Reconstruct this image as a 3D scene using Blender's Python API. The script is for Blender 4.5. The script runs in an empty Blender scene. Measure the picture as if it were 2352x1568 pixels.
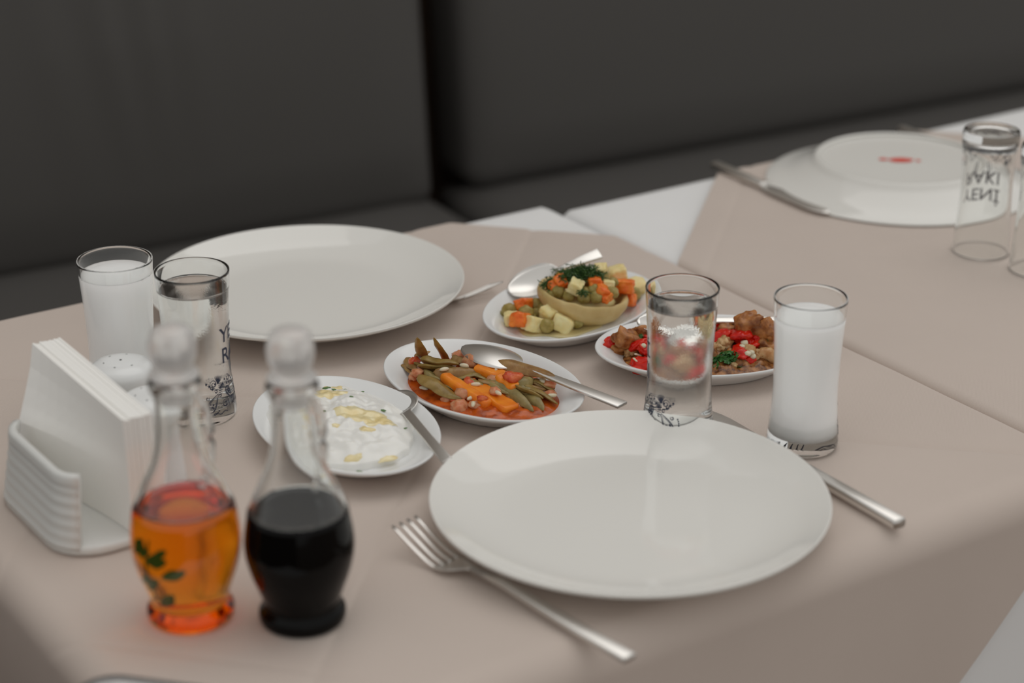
import bpy, bmesh, math, random
from mathutils import Vector, Matrix, noise
from math import sin, cos, pi, radians as R

# ------------------------------------------------------------------ camera, sky, light, exposure
scene = bpy.context.scene
COL = scene.collection
Z0 = 0.75                      # top of the laid cloth
CAMH = 0.66                    # camera above the cloth
PITCH = R(23.0)
FPX = 4573.0                   # focal length in pixels of the 2352 px frame (70 mm)

cd = bpy.data.cameras.new('camera')
cam = bpy.data.objects.new('camera', cd)
COL.objects.link(cam)
cam.location = (0, 0, Z0 + CAMH)
cam.rotation_euler = (pi / 2 - PITCH, 0, 0)
cd.sensor_width = 36.0
cd.lens = 36.0 * FPX / 2352.0
cd.dof.use_dof = True
cd.dof.focus_distance = 1.58
cd.dof.aperture_fstop = 3.4
cd.clip_start = 0.02
scene.camera = cam

world = bpy.data.worlds.new('overcast_sky')
scene.world = world
world.use_nodes = True
wn, wl = world.node_tree.nodes, world.node_tree.links
wn.clear()
tc = wn.new('ShaderNodeTexCoord')
sx = wn.new('ShaderNodeSeparateXYZ')
mr = wn.new('ShaderNodeMapRange')      # overcast sky: zenith brighter than the horizon
mr.inputs['From Min'].default_value = 0.0
mr.inputs['From Max'].default_value = 1.0
mr.inputs['To Min'].default_value = 0.88
mr.inputs['To Max'].default_value = 1.0
bg = wn.new('ShaderNodeBackground')
bg.inputs['Color'].default_value = (1.0, 0.985, 0.955, 1)
mul = wn.new('ShaderNodeMath'); mul.operation = 'MULTIPLY'
mul.inputs[1].default_value = 0.63
wo = wn.new('ShaderNodeOutputWorld')
wl.new(tc.outputs['Generated'], sx.inputs[0])
wl.new(sx.outputs['Z'], mr.inputs['Value'])
wl.new(mr.outputs[0], mul.inputs[0])
wl.new(mul.outputs[0], bg.inputs['Strength'])
wl.new(bg.outputs[0], wo.inputs[0])

sd = bpy.data.lights.new('soft_sun', 'SUN')
sd.energy = 0.55
sd.angle = R(50)
sd.color = (1.0, 0.97, 0.93)
sun = bpy.data.objects.new('soft_sun', sd)
COL.objects.link(sun)
sun.location = (1, 3, 4)
sun.rotation_euler = Vector((-0.24, -0.40, -1.0)).to_track_quat('-Z', 'Y').to_euler()

scene.view_settings.view_transform = 'Standard'
scene.view_settings.look = 'None'
scene.view_settings.gamma = 1.0
scene.view_settings.use_curve_mapping = False
scene.view_settings.exposure = 0.0
scene.cycles.max_bounces = 20
scene.cycles.diffuse_bounces = 10
scene.cycles.transmission_bounces = 14
scene.cycles.transparent_max_bounces = 12
scene.cycles.use_denoising = True
scene.cycles.blur_glossy = 0.0

# ------------------------------------------------------------------ helpers
def ray(px, py):
    x = (px - 1176) / FPX; y = -(py - 784) / FPX
    c, s = cos(PITCH), sin(PITCH)
    return Vector((x, c + y * s, -s + y * c))

def W(px, py, h=0.0):
    """photo pixel -> point on the horizontal plane h above the cloth"""
    d = ray(px, py)
    t = (CAMH - h) / -d.z
    return Vector((d.x * t, d.y * t, Z0 + h))

UX = Vector((cos(R(33.5)), sin(R(33.5)), 0))       # along the far edge of the tables
VX = Vector((sin(R(33.5)), -cos(R(33.5)), 0))      # towards the camera
KX = Vector((0.973, -0.23, 0)).normalized()        # the topper cloths lie turned on the tables
MX = Vector((0.23, 0.973, 0)).normalized()

def mesh(name, verts, faces, mat=None, parent=None, smooth=True, loc=None):
    me = bpy.data.meshes.new(name)
    me.from_pydata([tuple(v) for v in verts], [], faces)
    me.update()
    if smooth:
        me.polygons.foreach_set('use_smooth', [True] * len(me.polygons))
    if mat: me.materials.append(mat)
    o = bpy.data.objects.new(name, me)
    COL.objects.link(o)
    if parent: o.parent = parent
    if loc is not None: o.location = loc
    return o

def from_bm(name, bm, mat=None, parent=None, smooth=True, loc=None):
    me = bpy.data.meshes.new(name)
    bm.to_mesh(me); bm.free()
    if smooth:
        me.polygons.foreach_set('use_smooth', [True] * len(me.polygons))
    if mat: me.materials.append(mat)
    o = bpy.data.objects.new(name, me)
    COL.objects.link(o)
    if parent: o.parent = parent
    if loc is not None: o.location = loc
    return o

def tag(o, label, cat=None, group=None, kind=None):
    if label: o['label'] = label
    if cat: o['category'] = cat
    if group: o['group'] = group
    if kind: o['kind'] = kind
    return o

def thing(name, label, cat, loc=(0, 0, 0), rot=None, group=None):
    o = bpy.data.objects.new(name, None)
    o.empty_display_size = 0.02
    COL.objects.link(o)
    o.location = loc
    if rot is not None: o.rotation_euler = rot
    return tag(o, label, cat, group)

def lathe_data(profile, segs=64, sa=1.0, sb=1.0, squ=2.0, close=True):
    """revolve (r, z); sa/sb stretch it to an oval; closed on the axis where r = 0"""
    V, F = [], []
    rings = []
    for r, z in profile:
        if r < 1e-6:
            rings.append([len(V)]); V.append((0, 0, z))
        else:
            ids = []
            for i in range(segs):
                a = 2 * pi * i / segs
                ca, sa_ = cos(a), sin(a)
                k = (abs(ca) ** squ + abs(sa_) ** squ) ** (-1 / squ)
                ids.append(len(V)); V.append((r * ca * k * sa, r * sa_ * k * sb, z))
            rings.append(ids)
    for A, B in zip(rings[:-1], rings[1:]):
        if len(A) == 1 and len(B) == 1: continue
        for i in range(segs):
            j = (i + 1) % segs
            if len(A) == 1: F.append((A[0], B[j], B[i]))
            elif len(B) == 1: F.append((A[i], A[j], B[0]))
            else: F.append((A[i], A[j], B[j], B[i]))
    return V, F

def smooth_profile(pts, n=6):
    """Catmull-Rom through the profile points; a point given twice stays a corner"""
    out = []
    P = [Vector(p) for p in pts]
    for i in range(len(P) - 1):
        p1, p2 = P[i], P[i + 1]
        if (p1 - p2).length < 1e-9: continue
        p0 = P[i - 1] if i > 0 else p1
        p3 = P[i + 2] if i + 2 < len(P) else p2
        for k in range(n):
            t = k / n
            q = 0.5 * ((2 * p1) + (p2 - p0) * t + (2 * p0 - 5 * p1 + 4 * p2 - p3) * t * t + (3 * p1 - p0 - 3 * p2 + p3) * t ** 3)
            out.append((max(q.x, 0), q.y))
    out.append(tuple(P[-1]))
    return out

def loft_data(rings):
    V, F = [], []
    n = len(rings[0])
    for r in rings: V += [tuple(p) for p in r]
    for a in range(len(rings) - 1):
        for i in range(n):
            j = (i + 1) % n
            F.append((a * n + i, a * n + j, (a + 1) * n + j, (a + 1) * n + i))
    F.append(tuple(range(n))[::-1])
    F.append(tuple((len(rings) - 1) * n + i for i in range(n)))
    return V, F

def rrect(w, t, rad, n=3):
    """rounded rectangle in (y, z), half sizes w and t"""
    rad = min(rad, w * .98, t * .98)
    pts = []
    for cx, cz, a0 in ((w - rad, t - rad, 0), (-w + rad, t - rad, 90), (-w + rad, -t + rad, 180), (w - rad, -t + rad, 270)):
        for k in range(n + 1):
            a = R(a0 + 90 * k / n)
            pts.append((cx + rad * cos(a), cz + rad * sin(a)))
    return pts

def tube_data(path, radius, segs=10):
    path = [Vector(p) for p in path]
    rings = []
    up = Vector((0, 0, 1))
    for i, p in enumerate(path):
        t = (path[min(i + 1, len(path) - 1)] - path[max(i - 1, 0)]).normalized()
        x = t.cross(up)
        if x.length < 1e-3: x = t.cross(Vector((0, 1, 0)))
        x.normalize(); y = t.cross(x).normalized()
        r = radius(i / (len(path) - 1)) if callable(radius) else radius
        rings.append([p + x * r * cos(2 * pi * k / segs) + y * r * sin(2 * pi * k / segs) for k in range(segs)])
    return loft_data(rings)

def frame(p0, p1, up=Vector((0, 0, 1)), roll=0.0):
    """matrix with its origin at p0 and +X towards p1"""
    x = (p1 - p0).normalized()
    y = up.cross(x).normalized()
    z = x.cross(y)
    M = Matrix((x, y, z)).transposed().to_4x4()
    return Matrix.Translation(p0) @ M @ Matrix.Rotation(roll, 4, 'X')

def nz(v, s=1.0, o=0.0):
    return noise.noise(Vector((v[0] * s + o, v[1] * s + o * .7, v[2] * s - o)))

# ------------------------------------------------------------------ materials
def newmat(name):
    m = bpy.data.materials.new(name); m.use_nodes = True
    n = m.node_tree.nodes; l = m.node_tree.links
    return m, n, l, n['Principled BSDF'], n['Material Output']

def setp(b, **kw):
    names = dict(color='Base Color', rough='Roughness', metal='Metallic', ior='IOR', trans='Transmission Weight',
                 sss='Subsurface Weight', sheen='Sheen Weight', coat='Coat Weight', spec='Specular IOR Level', alpha='Alpha',
                 coatr='Coat Roughness')
    for k, v in kw.items():
        if k == 'color': v = (*v, 1) if len(v) == 3 else v
        b.inputs[names[k]].default_value = v

def mat(name, color, rough=0.5, var=None, vscale=60.0, bump=0.0, bscale=200.0, sssr=None, detail=3.0, **kw):
    m, n, l, b, o = newmat(name)
    setp(b, color=color, rough=rough, **kw)
    co = n.new('ShaderNodeTexCoord')
    if var:
        t = n.new('ShaderNodeTexNoise'); t.inputs['Scale'].default_value = vscale; t.inputs['Detail'].default_value = detail
        l.new(co.outputs['Object'], t.inputs['Vector'])
        r = n.new('ShaderNodeValToRGB')
        r.color_ramp.elements[0].position = 0.36; r.color_ramp.elements[1].position = 0.66
        r.color_ramp.elements[0].color = (*color, 1); r.color_ramp.elements[1].color = (*var, 1)
        l.new(t.outputs['Fac'], r.inputs[0]); l.new(r.outputs[0], b.inputs['Base Color'])
    if bump:
        t2 = n.new('ShaderNodeTexNoise'); t2.inputs['Scale'].default_value = bscale; t2.inputs['Detail'].default_value = 4
        l.new(co.outputs['Object'], t2.inputs['Vector'])
        bp = n.new('ShaderNodeBump'); bp.inputs['Strength'].default_value = bump; bp.inputs['Distance'].default_value = 0.001
        l.new(t2.outputs['Fac'], bp.inputs['Height']); l.new(bp.outputs[0], b.inputs['Normal'])
    if sssr:
        b.inputs['Subsurface Radius'].default_value = sssr
        b.inputs['Subsurface Scale'].default_value = 0.004
    return m

def cloth_mat(name, color, weave=3000.0, strength=0.16):
    m, n, l, b, o = newmat(name)
    setp(b, rough=0.92, sheen=0.15, spec=0.2)
    uv = n.new('ShaderNodeUVMap')
    sep = n.new('ShaderNodeSeparateXYZ'); l.new(uv.outputs[0], sep.inputs[0])
    def thread(axis, f):
        a = n.new('ShaderNodeMath'); a.operation = 'MULTIPLY'; a.inputs[1].default_value = f
        l.new(sep.outputs[axis], a.inputs[0])
        s = n.new('ShaderNodeMath'); s.operation = 'SINE'; l.new(a.outputs[0], s.inputs[0]); return s
    s1, s2 = thread('X', weave * 2), thread('Y', weave * 2)
    add = n.new('ShaderNodeMath'); add.operation = 'ADD'
    l.new(s1.outputs[0], add.inputs[0]); l.new(s2.outputs[0], add.inputs[1])
    nt = n.new('ShaderNodeTexNoise'); nt.inputs['Scale'].default_value = 9; nt.inputs['Detail'].default_value = 5
    l.new(uv.outputs[0], nt.inputs['Vector'])
    mx = n.new('ShaderNodeMix'); mx.data_type = 'RGBA'
    mx.inputs['A'].default_value = (*[c * 0.96 for c in color], 1); mx.inputs['B'].default_value = (*[min(1, c * 1.04) for c in color], 1)
    l.new(nt.outputs['Fac'], mx.inputs['Factor'])
    l.new(mx.outputs['Result'], b.inputs['Base Color'])
    bp = n.new('ShaderNodeBump'); bp.inputs['Strength'].default_value = strength; bp.inputs['Distance'].default_value = 0.0003
    l.new(add.outputs[0], bp.inputs['Height']); l.new(bp.outputs[0], b.inputs['Normal'])
    return m

def glass_mat(name, color=(1, 1, 1), rough=0.0, ior=1.5, fog=None):
    """clear glass; fog = (z0, z1) band of fine condensation relief on the wall"""
    m, n, l, b, o = newmat(name)
    setp(b, color=color, rough=rough, ior=ior, trans=1.0)
    if fog:
        co = n.new('ShaderNodeTexCoord'); sep = n.new('ShaderNodeSeparateXYZ')
        l.new(co.outputs['Object'], sep.inputs[0])
        up = n.new('ShaderNodeMapRange'); up.inputs['From Min'].default_value = fog[0]; up.inputs['From Max'].default_value = fog[0] + .008
        dn = n.new('ShaderNodeMapRange'); dn.inputs['From Min'].default_value = fog[1]; dn.inputs['From Max'].default_value = fog[1] - .012
        l.new(sep.outputs['Z'], up.inputs['Value']); l.new(sep.outputs['Z'], dn.inputs['Value'])
        ml = n.new('ShaderNodeMath'); ml.operation = 'MULTIPLY'; l.new(up.outputs[0], ml.inputs[0]); l.new(dn.outputs[0], ml.inputs[1])
        nt = n.new('ShaderNodeTexNoise'); nt.inputs['Scale'].default_value = 1300; nt.inputs['Detail'].default_value = 2
        mp = n.new('ShaderNodeMapping'); mp.inputs['Scale'].default_value = (1, 1, 0.35)
        l.new(co.outputs['Object'], mp.inputs['Vector']); l.new(mp.outputs[0], nt.inputs['Vector'])
        bp = n.new('ShaderNodeBump'); bp.inputs['Distance'].default_value = 0.0002
        s = n.new('ShaderNodeMath'); s.operation = 'MULTIPLY'; s.inputs[1].default_value = 0.35
        l.new(ml.outputs[0], s.inputs[0]); l.new(s.outputs[0], bp.inputs['Strength'])
        l.new(nt.outputs['Fac'], bp.inputs['Height']); l.new(bp.outputs[0], b.inputs['Normal'])
    return m

def liquid_mat(name, absorb, density, ior=1.4):
    m, n, l, b, o = newmat(name)
    setp(b, color=(1, 1, 1), rough=0.0, ior=ior, trans=1.0)
    if density:
        va = n.new('ShaderNodeVolumeAbsorption')
        va.inputs['Color'].default_value = (*absorb, 1); va.inputs['Density'].default_value = density
        l.new(va.outputs[0], o.inputs['Volume'])
    return m

M = {}
M['beige'] = cloth_mat('beige_cloth', (0.585, 0.50, 0.445))
M['white_cloth'] = cloth_mat('white_cloth', (0.80, 0.80, 0.80), strength=0.10)
M['porcelain'] = mat('white_porcelain', (0.79, 0.78, 0.745), 0.07, spec=0.42)
M['porcelain_cool'] = mat('cool_white_porcelain', (0.80, 0.81, 0.81), 0.16, spec=0.35)
M['plastic'] = mat('white_plastic', (0.72, 0.73, 0.71), 0.35)
M['napkin'] = mat('napkin_paper', (0.92, 0.91, 0.88), 0.95, bump=0.1, bscale=700, spec=0.1)
M['steel'] = mat('brushed_steel', (0.74, 0.72, 0.69), 0.34, metal=1.0)
M['leather'] = mat('charcoal_leatherette', (0.090, 0.085, 0.080), 0.55, bump=0.12, bscale=260, spec=0.35)
M['wood'] = mat('dark_wood', (0.10, 0.06, 0.04), 0.5, var=(0.14, 0.09, 0.06), vscale=12)
M['metal_dark'] = mat('dark_metal', (0.03, 0.03, 0.03), 0.4, metal=0.6)
M['glass'] = glass_mat('clear_glass', (0.98, 0.99, 0.985))
M['glass_fog'] = glass_mat('misted_glass', (0.98, 0.99, 0.985), fog=(0.030, 0.092))
M['water'] = liquid_mat('water', (1, 1, 1), 0, 1.33)
M['oil'] = liquid_mat('amber_oil', (0.993, 0.735, 0.0), 75.0, 1.47)
M['vinegar'] = mat('dark_sauce', (0.002, 0.002, 0.002), 0.08, spec=0.15)
M['crystal'] = mat('frosted_crystal', (0.96, 0.95, 0.94), 0.28, trans=0.68)
M['milk'] = mat('milky_drink', (0.90, 0.915, 0.915), 0.10, spec=0.5, sss=1.0, sssr=(1, 1, 1))
M['milk'].node_tree.nodes['Principled BSDF'].inputs['Subsurface Scale'].default_value = 0.02
M['print'] = mat('navy_print', (0.020, 0.026, 0.055), 0.6)
M['redprint'] = mat('red_stamp', (0.75, 0.045, 0.02), 0.3)
M['hole'] = mat('dark_hole', (0.03, 0.028, 0.026), 0.8)
M['bean'] = mat('stewed_bean', (0.20, 0.125, 0.028), 0.30, var=(0.30, 0.20, 0.06), vscale=140, bump=0.25, bscale=500, coat=0.25, sss=0.1)
M['bean2'] = mat('stewed_bean_brown', (0.21, 0.105, 0.030), 0.30, var=(0.34, 0.20, 0.07), vscale=120, bump=0.25, bscale=500, coat=0.22, sss=0.1)
M['bean3'] = mat('stewed_bean_green', (0.20, 0.15, 0.05), 0.30, var=(0.32, 0.24, 0.09), vscale=120, bump=0.25, bscale=500, coat=0.22, sss=0.1)
M['carrot'] = mat('cooked_carrot', (0.80, 0.17, 0.008), 0.30, var=(0.90, 0.26, 0.015), vscale=90, bump=0.15, bscale=400, coat=0.18, sss=0.15)
M['carrot_red'] = mat('diced_carrot', (0.80, 0.13, 0.012), 0.32, var=(0.88, 0.24, 0.03), vscale=110, bump=0.15, bscale=500, coat=0.15, sss=0.15)
M['tomato'] = mat('tomato_flesh', (0.52, 0.045, 0.012), 0.25, var=(0.70, 0.16, 0.05), vscale=150, bump=0.3, bscale=400, coat=0.22, sss=0.2)
M['onion'] = mat('stewed_onion', (0.56, 0.17, 0.075), 0.25, var=(0.66, 0.30, 0.16), vscale=170, bump=0.3, bscale=400, coat=0.22, sss=0.3)
M['rice'] = mat('rice_grain', (0.75, 0.62, 0.45), 0.35, coat=0.15, sss=0.2)
M['tomato_sauce'] = mat('orange_oil_sauce', (0.56, 0.105, 0.010), 0.18, var=(0.30, 0.05, 0.010), vscale=130, bump=0.25, bscale=220, coat=0.22)
M['pea'] = mat('olive_pea', (0.26, 0.20, 0.045), 0.38, var=(0.38, 0.30, 0.10), vscale=160, bump=0.4, bscale=450, coat=0.15, sss=0.15)
M['potato'] = mat('potato_cube', (0.80, 0.62, 0.27), 0.42, var=(0.84, 0.70, 0.38), vscale=110, bump=0.15, bscale=350, sss=0.2)
M['artichoke'] = mat('artichoke_flesh', (0.52, 0.37, 0.15), 0.40, var=(0.62, 0.47, 0.22), vscale=70, bump=0.3, bscale=160, sss=0.15, coat=0.2)
M['dill'] = mat('dill_green', (0.018, 0.065, 0.010), 0.5, var=(0.06, 0.13, 0.02), vscale=200)
M['parsley'] = mat('parsley_green', (0.015, 0.085, 0.012), 0.35, var=(0.04, 0.15, 0.025), vscale=200, coat=0.15)
M['pepper'] = mat('red_pepper', (0.52, 0.006, 0.003), 0.22, var=(0.66, 0.025, 0.006), vscale=110, bump=0.08, bscale=300, coat=0.22)
M['aubergine'] = mat('fried_aubergine', (0.46, 0.19, 0.055), 0.32, var=(0.17, 0.05, 0.014), vscale=120, bump=0.5, bscale=300, coat=0.22, sss=0.1)
M['aubergine_pale'] = mat('pale_aubergine', (0.62, 0.40, 0.20), 0.32, var=(0.40, 0.18, 0.06), vscale=150, bump=0.5, bscale=350, coat=0.22, sss=0.15)
M['brown_sauce'] = mat('brown_sauce', (0.10, 0.032, 0.010), 0.20, var=(0.40, 0.17, 0.05), vscale=210, bump=0.6, bscale=260, coat=0.22)
M['yogurt'] = mat('yogurt', (0.84, 0.835, 0.80), 0.28, bump=0.12, bscale=220, sss=0.2, sssr=(1, .9, .7))
M['fleck'] = mat('herb_fleck', (0.10, 0.20, 0.06), 0.5)
M['olive_oil'] = mat('olive_oil_pool', (0.80, 0.64, 0.30), 0.25, var=(0.84, 0.76, 0.48), vscale=80, coat=0.5)
M['leaf'] = mat('herb_leaf_dark', (0.04, 0.13, 0.02), 0.5)
M['shade_panel'] = mat('brown_shade_panel', (0.10, 0.052, 0.032), 0.6, var=(0.13, 0.07, 0.045), vscale=5)  # only for the added panel that shades the left overhang
M['wall_back'] = mat('taupe_wall', (0.30, 0.26, 0.22), 0.8, var=(0.33, 0.285, 0.24), vscale=3)
M['floor'] = mat('floor_tile', (0.15, 0.10, 0.07), 0.6, var=(0.19, 0.13, 0.09), vscale=4)

for k_ in ('bean', 'bean2', 'bean3', 'carrot', 'carrot_red', 'tomato', 'onion', 'rice', 'pea', 'potato', 'artichoke', 'pepper', 'aubergine', 'aubergine_pale', 'brown_sauce', 'tomato_sauce', 'parsley'):
    setp(M[k_].node_tree.nodes['Principled BSDF'], coat=0.10, spec=0.28)

# ------------------------------------------------------------------ the place: floor
fl = mesh('floor', [(-6, -4, 0), (6, -4, 0), (6, 8, 0), (-6, 8, 0)], [(0, 1, 2, 3)], M['floor'], smooth=False)
tag(fl, 'dark tiled terrace floor under the tables', kind='structure')

def upright(name, a, b, h, m, th=0.08, z0=0.0):
    d = (b - a).normalized(); n = Vector((-d.y, d.x, 0)) * th
    v = [a, b, b + n, a + n]
    V = [(p.x, p.y, z0) for p in v] + [(p.x, p.y, z0 + h) for p in v]
    return mesh(name, V, [(0, 3, 2, 1), (4, 5, 6, 7), (0, 1, 5, 4), (1, 2, 6, 5), (2, 3, 7, 6), (3, 0, 4, 7)], m, smooth=False)
def uvp(u, v): return UX * u + VX * v
o = upright('shade_panel_left', uvp(0.12, -0.40), uvp(0.12, -2.10), 0.80, M['shade_panel'], th=.06); tag(o, 'unseen low brown panel added left of the table to shade the cloth overhang', kind='structure')  # out of view, added to darken the cloth hanging on the left
o = upright('wall_back', uvp(-2.1, -2.80), uvp(3.6, -2.55), 2.6, M['wall_back']); tag(o, 'taupe wall behind the booth', kind='structure')

# ------------------------------------------------------------------ booth
BX = Vector((cos(R(29.7)), sin(R(29.7)), 0)); BY = Vector((-sin(R(29.7)), cos(R(29.7)), 0))   # BY points away from the camera
def bpoint(s, d, z):
    o = Vector((-0.080, 2.690, 0))           # foot of the gap between the two back cushions
    p = o + BX * s + BY * d
    return Vector((p.x, p.y, z))

booth = thing('booth_bench', 'long charcoal leatherette booth bench behind both tables', 'booth')
def cushion(name, label, cat, s0, s1, d0, d1, z0, z1, rad, lean=0.0, wrinkle=None, puff=0.012, group=None, face='front'):
    """a padded box: rounded edges, puffed visible face"""
    nx, nzv, ny = 90, 46, 10
    bm = bmesh.new()
    L, D, H = s1 - s0, d1 - d0, z1 - z0
    def pt(a, b, c):
        # a,b,c in 0..1 on the box surface -> rounded box
        p = Vector((a * L, b * D, c * H))
        q = Vector((min(max(p.x, rad), L - rad), min(max(p.y, rad), D - rad), min(max(p.z, rad), H - rad)))
        n = p - q
        if n.length > 1e-9: p = q + n.normalized() * rad
        ea = min(1, min(a, 1 - a) * L / .10); ec = min(1, min(c, 1 - c) * H / .10); eb = min(1, min(b, 1 - b) * D / .10)
        if b < 1e-6:
            p.y -= puff * (sin(ea * pi / 2) * sin(ec * pi / 2))
            if wrinkle: p.y -= wrinkle(a * L, c * H)
        if c > 1 - 1e-6 and face == 'top':
            p.z += puff * (sin(ea * pi / 2) * sin(eb * pi / 2))
        return p
    cache = {}
    def vert(i, j, k):
        key = (i, j, k)
        if key not in cache:
            def e(t):   # denser towards the ends
                return 0.5 - 0.5 * cos(pi * t) if False else t
            p = pt(e(i / nx), e(j / ny), e(k / nzv))
            w = bpoint(s0 + p.x, d0 + p.y + lean * p.z, z0 + p.z)
            cache[key] = bm.verts.new(w)
        return cache[key]
    for i in range(nx):
        for k in range(nzv):
            for j in (0, ny):
                bm.faces.new((vert(i, j, k), vert(i + 1, j, k), vert(i + 1, j, k + 1), vert(i, j, k + 1)))
        for j in range(ny):
            for k in (0, nzv):
                bm.faces.new((vert(i, j, k), vert(i + 1, j, k), vert(i + 1, j + 1, k), vert(i, j + 1, k)))
    for j in range(ny):
        for k in range(nzv):
            for i in (0, nx):
                bm.faces.new((vert(i, j, k), vert(i, j + 1, k), vert(i, j + 1, k + 1), vert(i, j, k + 1)))
    bmesh.ops.recalc_face_normals(bm, faces=bm.faces)
    o = from_bm(name, bm, M['leather'], booth)
    o['label'] = label
    return o

def wrinkles(x, z):
    L = 1.20
    w = 0
    for cx, sl, wd, am in ((0.775, -0.10, .020, .010), (0.83, -0.05, .016, .010), (0.88, -0.02, .022, .007), (0.70, -0.12, .026, .005)):
        t = (x - cx - sl * (z - .25)) / wd
        w += am * math.exp(-t * t) * max(0, min(1, (z - .10) / .18))
    return w + 0.002 * nz((x * 6, z * 4, 0), 1, 3)

cushion('backrest', 'charcoal leatherette booth back cushion with vertical creases, left of the gap', 'booth cushion', -1.26, -0.03, 0.0, 0.13, 0.485, 0.98, 0.022, lean=0.10, wrinkle=wrinkles, group='booth back cushions')
cushion('backrest', 'smooth charcoal leatherette booth back cushion right of the gap, behind the upturned plate', 'booth cushion', 0.03, 1.80, 0.0, 0.13, 0.485, 0.98, 0.035, lean=0.10, group='booth back cushions')
cushion('seat_cushion', 'charcoal leatherette booth seat cushion behind the plate and glasses on the left', 'booth cushion', -1.26, -0.012, -0.56, 0.10, 0.36, 0.485, 0.03, puff=0.012, group='booth seat cushions', face='top')
cushion('seat_cushion', 'charcoal leatherette booth seat cushion right of the seam, behind the upturned plate', 'booth cushion', 0.012, 1.80, -0.56, 0.10, 0.36, 0.485, 0.03, puff=0.012, group='booth seat cushions', face='top')

def wbox(name, s0, s1, d0, d1, z0, z1, m, parent=None):
    v = [bpoint(s, d, z) for z in (z0, z1) for d in (d0, d1) for s in (s0, s1)]
    return mesh(name, v, [(0, 2, 3, 1), (4, 5, 7, 6), (0, 1, 5, 4), (2, 6, 7, 3), (0, 4, 6, 2), (1, 3, 7, 5)], m, parent, smooth=False)
bb = booth
wbox('plinth', -1.26, 1.80, -0.50, 0.20, 0.0, 0.357, M['wood'], bb)
wbox('back_board', -1.26, 1.80, 0.205, 0.24, 0.0, 1.0, M['wood'], bb)

# ------------------------------------------------------------------ tables and cloths
def uv3(u, v, z):
    return UX * u + VX * v + Vector((0, 0, z))

RADII = [(.020, .007, .010, .024), (.007, .020, .010, .020)]
TABLES = [  # u centre, v centre, half u, half v
    (0.7225, -1.2245, 0.3675, 0.3625),
    (1.4610, -1.2030, 0.3675, 0.3600)]

def build_table(i, label):
    uc, vc, hu, hv = TABLES[i]
    t = thing('restaurant_table', label, 'table', uv3(uc, vc, 0), (0, 0, R(33.5)), group='square restaurant tables')
    def box(name, x0, x1, y0, y1, z0, z1, m):
        v = [(x, y, z) for z in (z0, z1) for y in (y0, y1) for x in (x0, x1)]
        return mesh(name, v, [(0, 2, 3, 1), (4, 5, 7, 6), (0, 1, 5, 4), (2, 6, 7, 3), (0, 4, 6, 2), (1, 3, 7, 5)], m, t, smooth=False)
    e = 0.026
    box('tabletop', -hu + e, hu - e, -hv + e, hv - e, 0.715, 0.742, M['wood'])
    V, F = lathe_data([(0, .018), (.035, .018), (.035, .714), (0, .714)], 24)
    mesh('column', V, F, M['metal_dark'], t)
    box('foot_plate', -.22, .22, -.22, .22, 0.0, 0.0175, M['metal_dark'])
build_table(0, 'square pedestal table hidden under the cloths with all the dishes')
build_table(1, 'square pedestal table under the cloths with the upturned plate')

def fold_map(tab, a, b, off, r, wave=0.0, seed=0.0):
    """a, b: cloth point measured from the table centre along u, v -> draped world point"""
    uc, vc, hu, hv = tab
    ra = r[1] if a > 0 else r[0]; rb = r[3] if b > 0 else r[2]      # left, right, far, front edge rounding
    hu2, hv2 = hu - ra, hv - rb
    ca = max(-hu2, min(hu2, a)); cb = max(-hv2, min(hv2, b))
    oa, ob = a - ca, b - cb
    d = math.hypot(oa, ob)
    r = (ra * abs(oa) + rb * abs(ob)) / (abs(oa) + abs(ob)) if d > 1e-9 else ra
    rr = r + off
    z = Z0 - 0.004 + off
    if d < 1e-9:
        return uc + ca, vc + cb, z, 0.0
    da, db = oa / d, ob / d
    q = r * pi / 2
    if d < q:
        ang = d / r
        h = rr * sin(ang); dz = -rr * (1 - cos(ang))
        drop = 0.0
    else:
        drop = d - q
        h = rr + 0.02 * drop; dz = -rr - drop
        along = ca * abs(db) + cb * abs(da) + math.atan2(ob, oa) * .12
        h += wave * min(1, drop / .12) * (0.5 + 0.5 * sin(along * 26 + seed)) * min(drop, .2) / .2 * 2
    return uc + ca + da * h, vc + cb + db * h, z + dz, drop

def sheet(name, mat_, pts_fn, n1, n2, e1, e2, thick=None):
    """grid in cloth coordinates e1 x e2 -> world"""
    V, F, UV = [], [], []
    for i in range(n1 + 1):
        p = e1[0] + (e1[1] - e1[0]) * i / n1
        for j in range(n2 + 1):
            q = e2[0] + (e2[1] - e2[0]) * j / n2
            V.append(pts_fn(p, q)); UV.append((p, q))
    for i in range(n1):
        for j in range(n2):
            a = i * (n2 + 1) + j
            F.append((a, a + n2 + 1, a + n2 + 2, a + 1))
    o = mesh(name, V, F, mat_)
    uvl = o.data.uv_layers.new(name='UVMap')
    idx = [0] * len(o.data.loops); o.data.loops.foreach_get('vertex_index', idx)
    flat = []
    for k in idx: flat += UV[k]
    uvl.data.foreach_set('uv', flat)
    return o

def white_cloth(i, label, n):
    uc, vc, hu, hv = TABLES[i]
    r = RADII[i]
    def fn(a, b):
        u, v, z, drop = fold_map(TABLES[i], a, b, 0.0, r, wave=0.0, seed=i)
        return uv3(u, v, z)
    D = 0.26
    o = sheet('white_tablecloth', M['white_cloth'], fn, n, n, (-hu - D, hu + D), (-hv - D, hv + D))
    return tag(o, label, 'tablecloth', 'white under cloths')
white_cloth(0, 'white under cloth showing at the corners of the table with all the dishes', 150)
white_cloth(1, 'white under cloth showing in a triangle beside the upturned plate table', 150)

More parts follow.
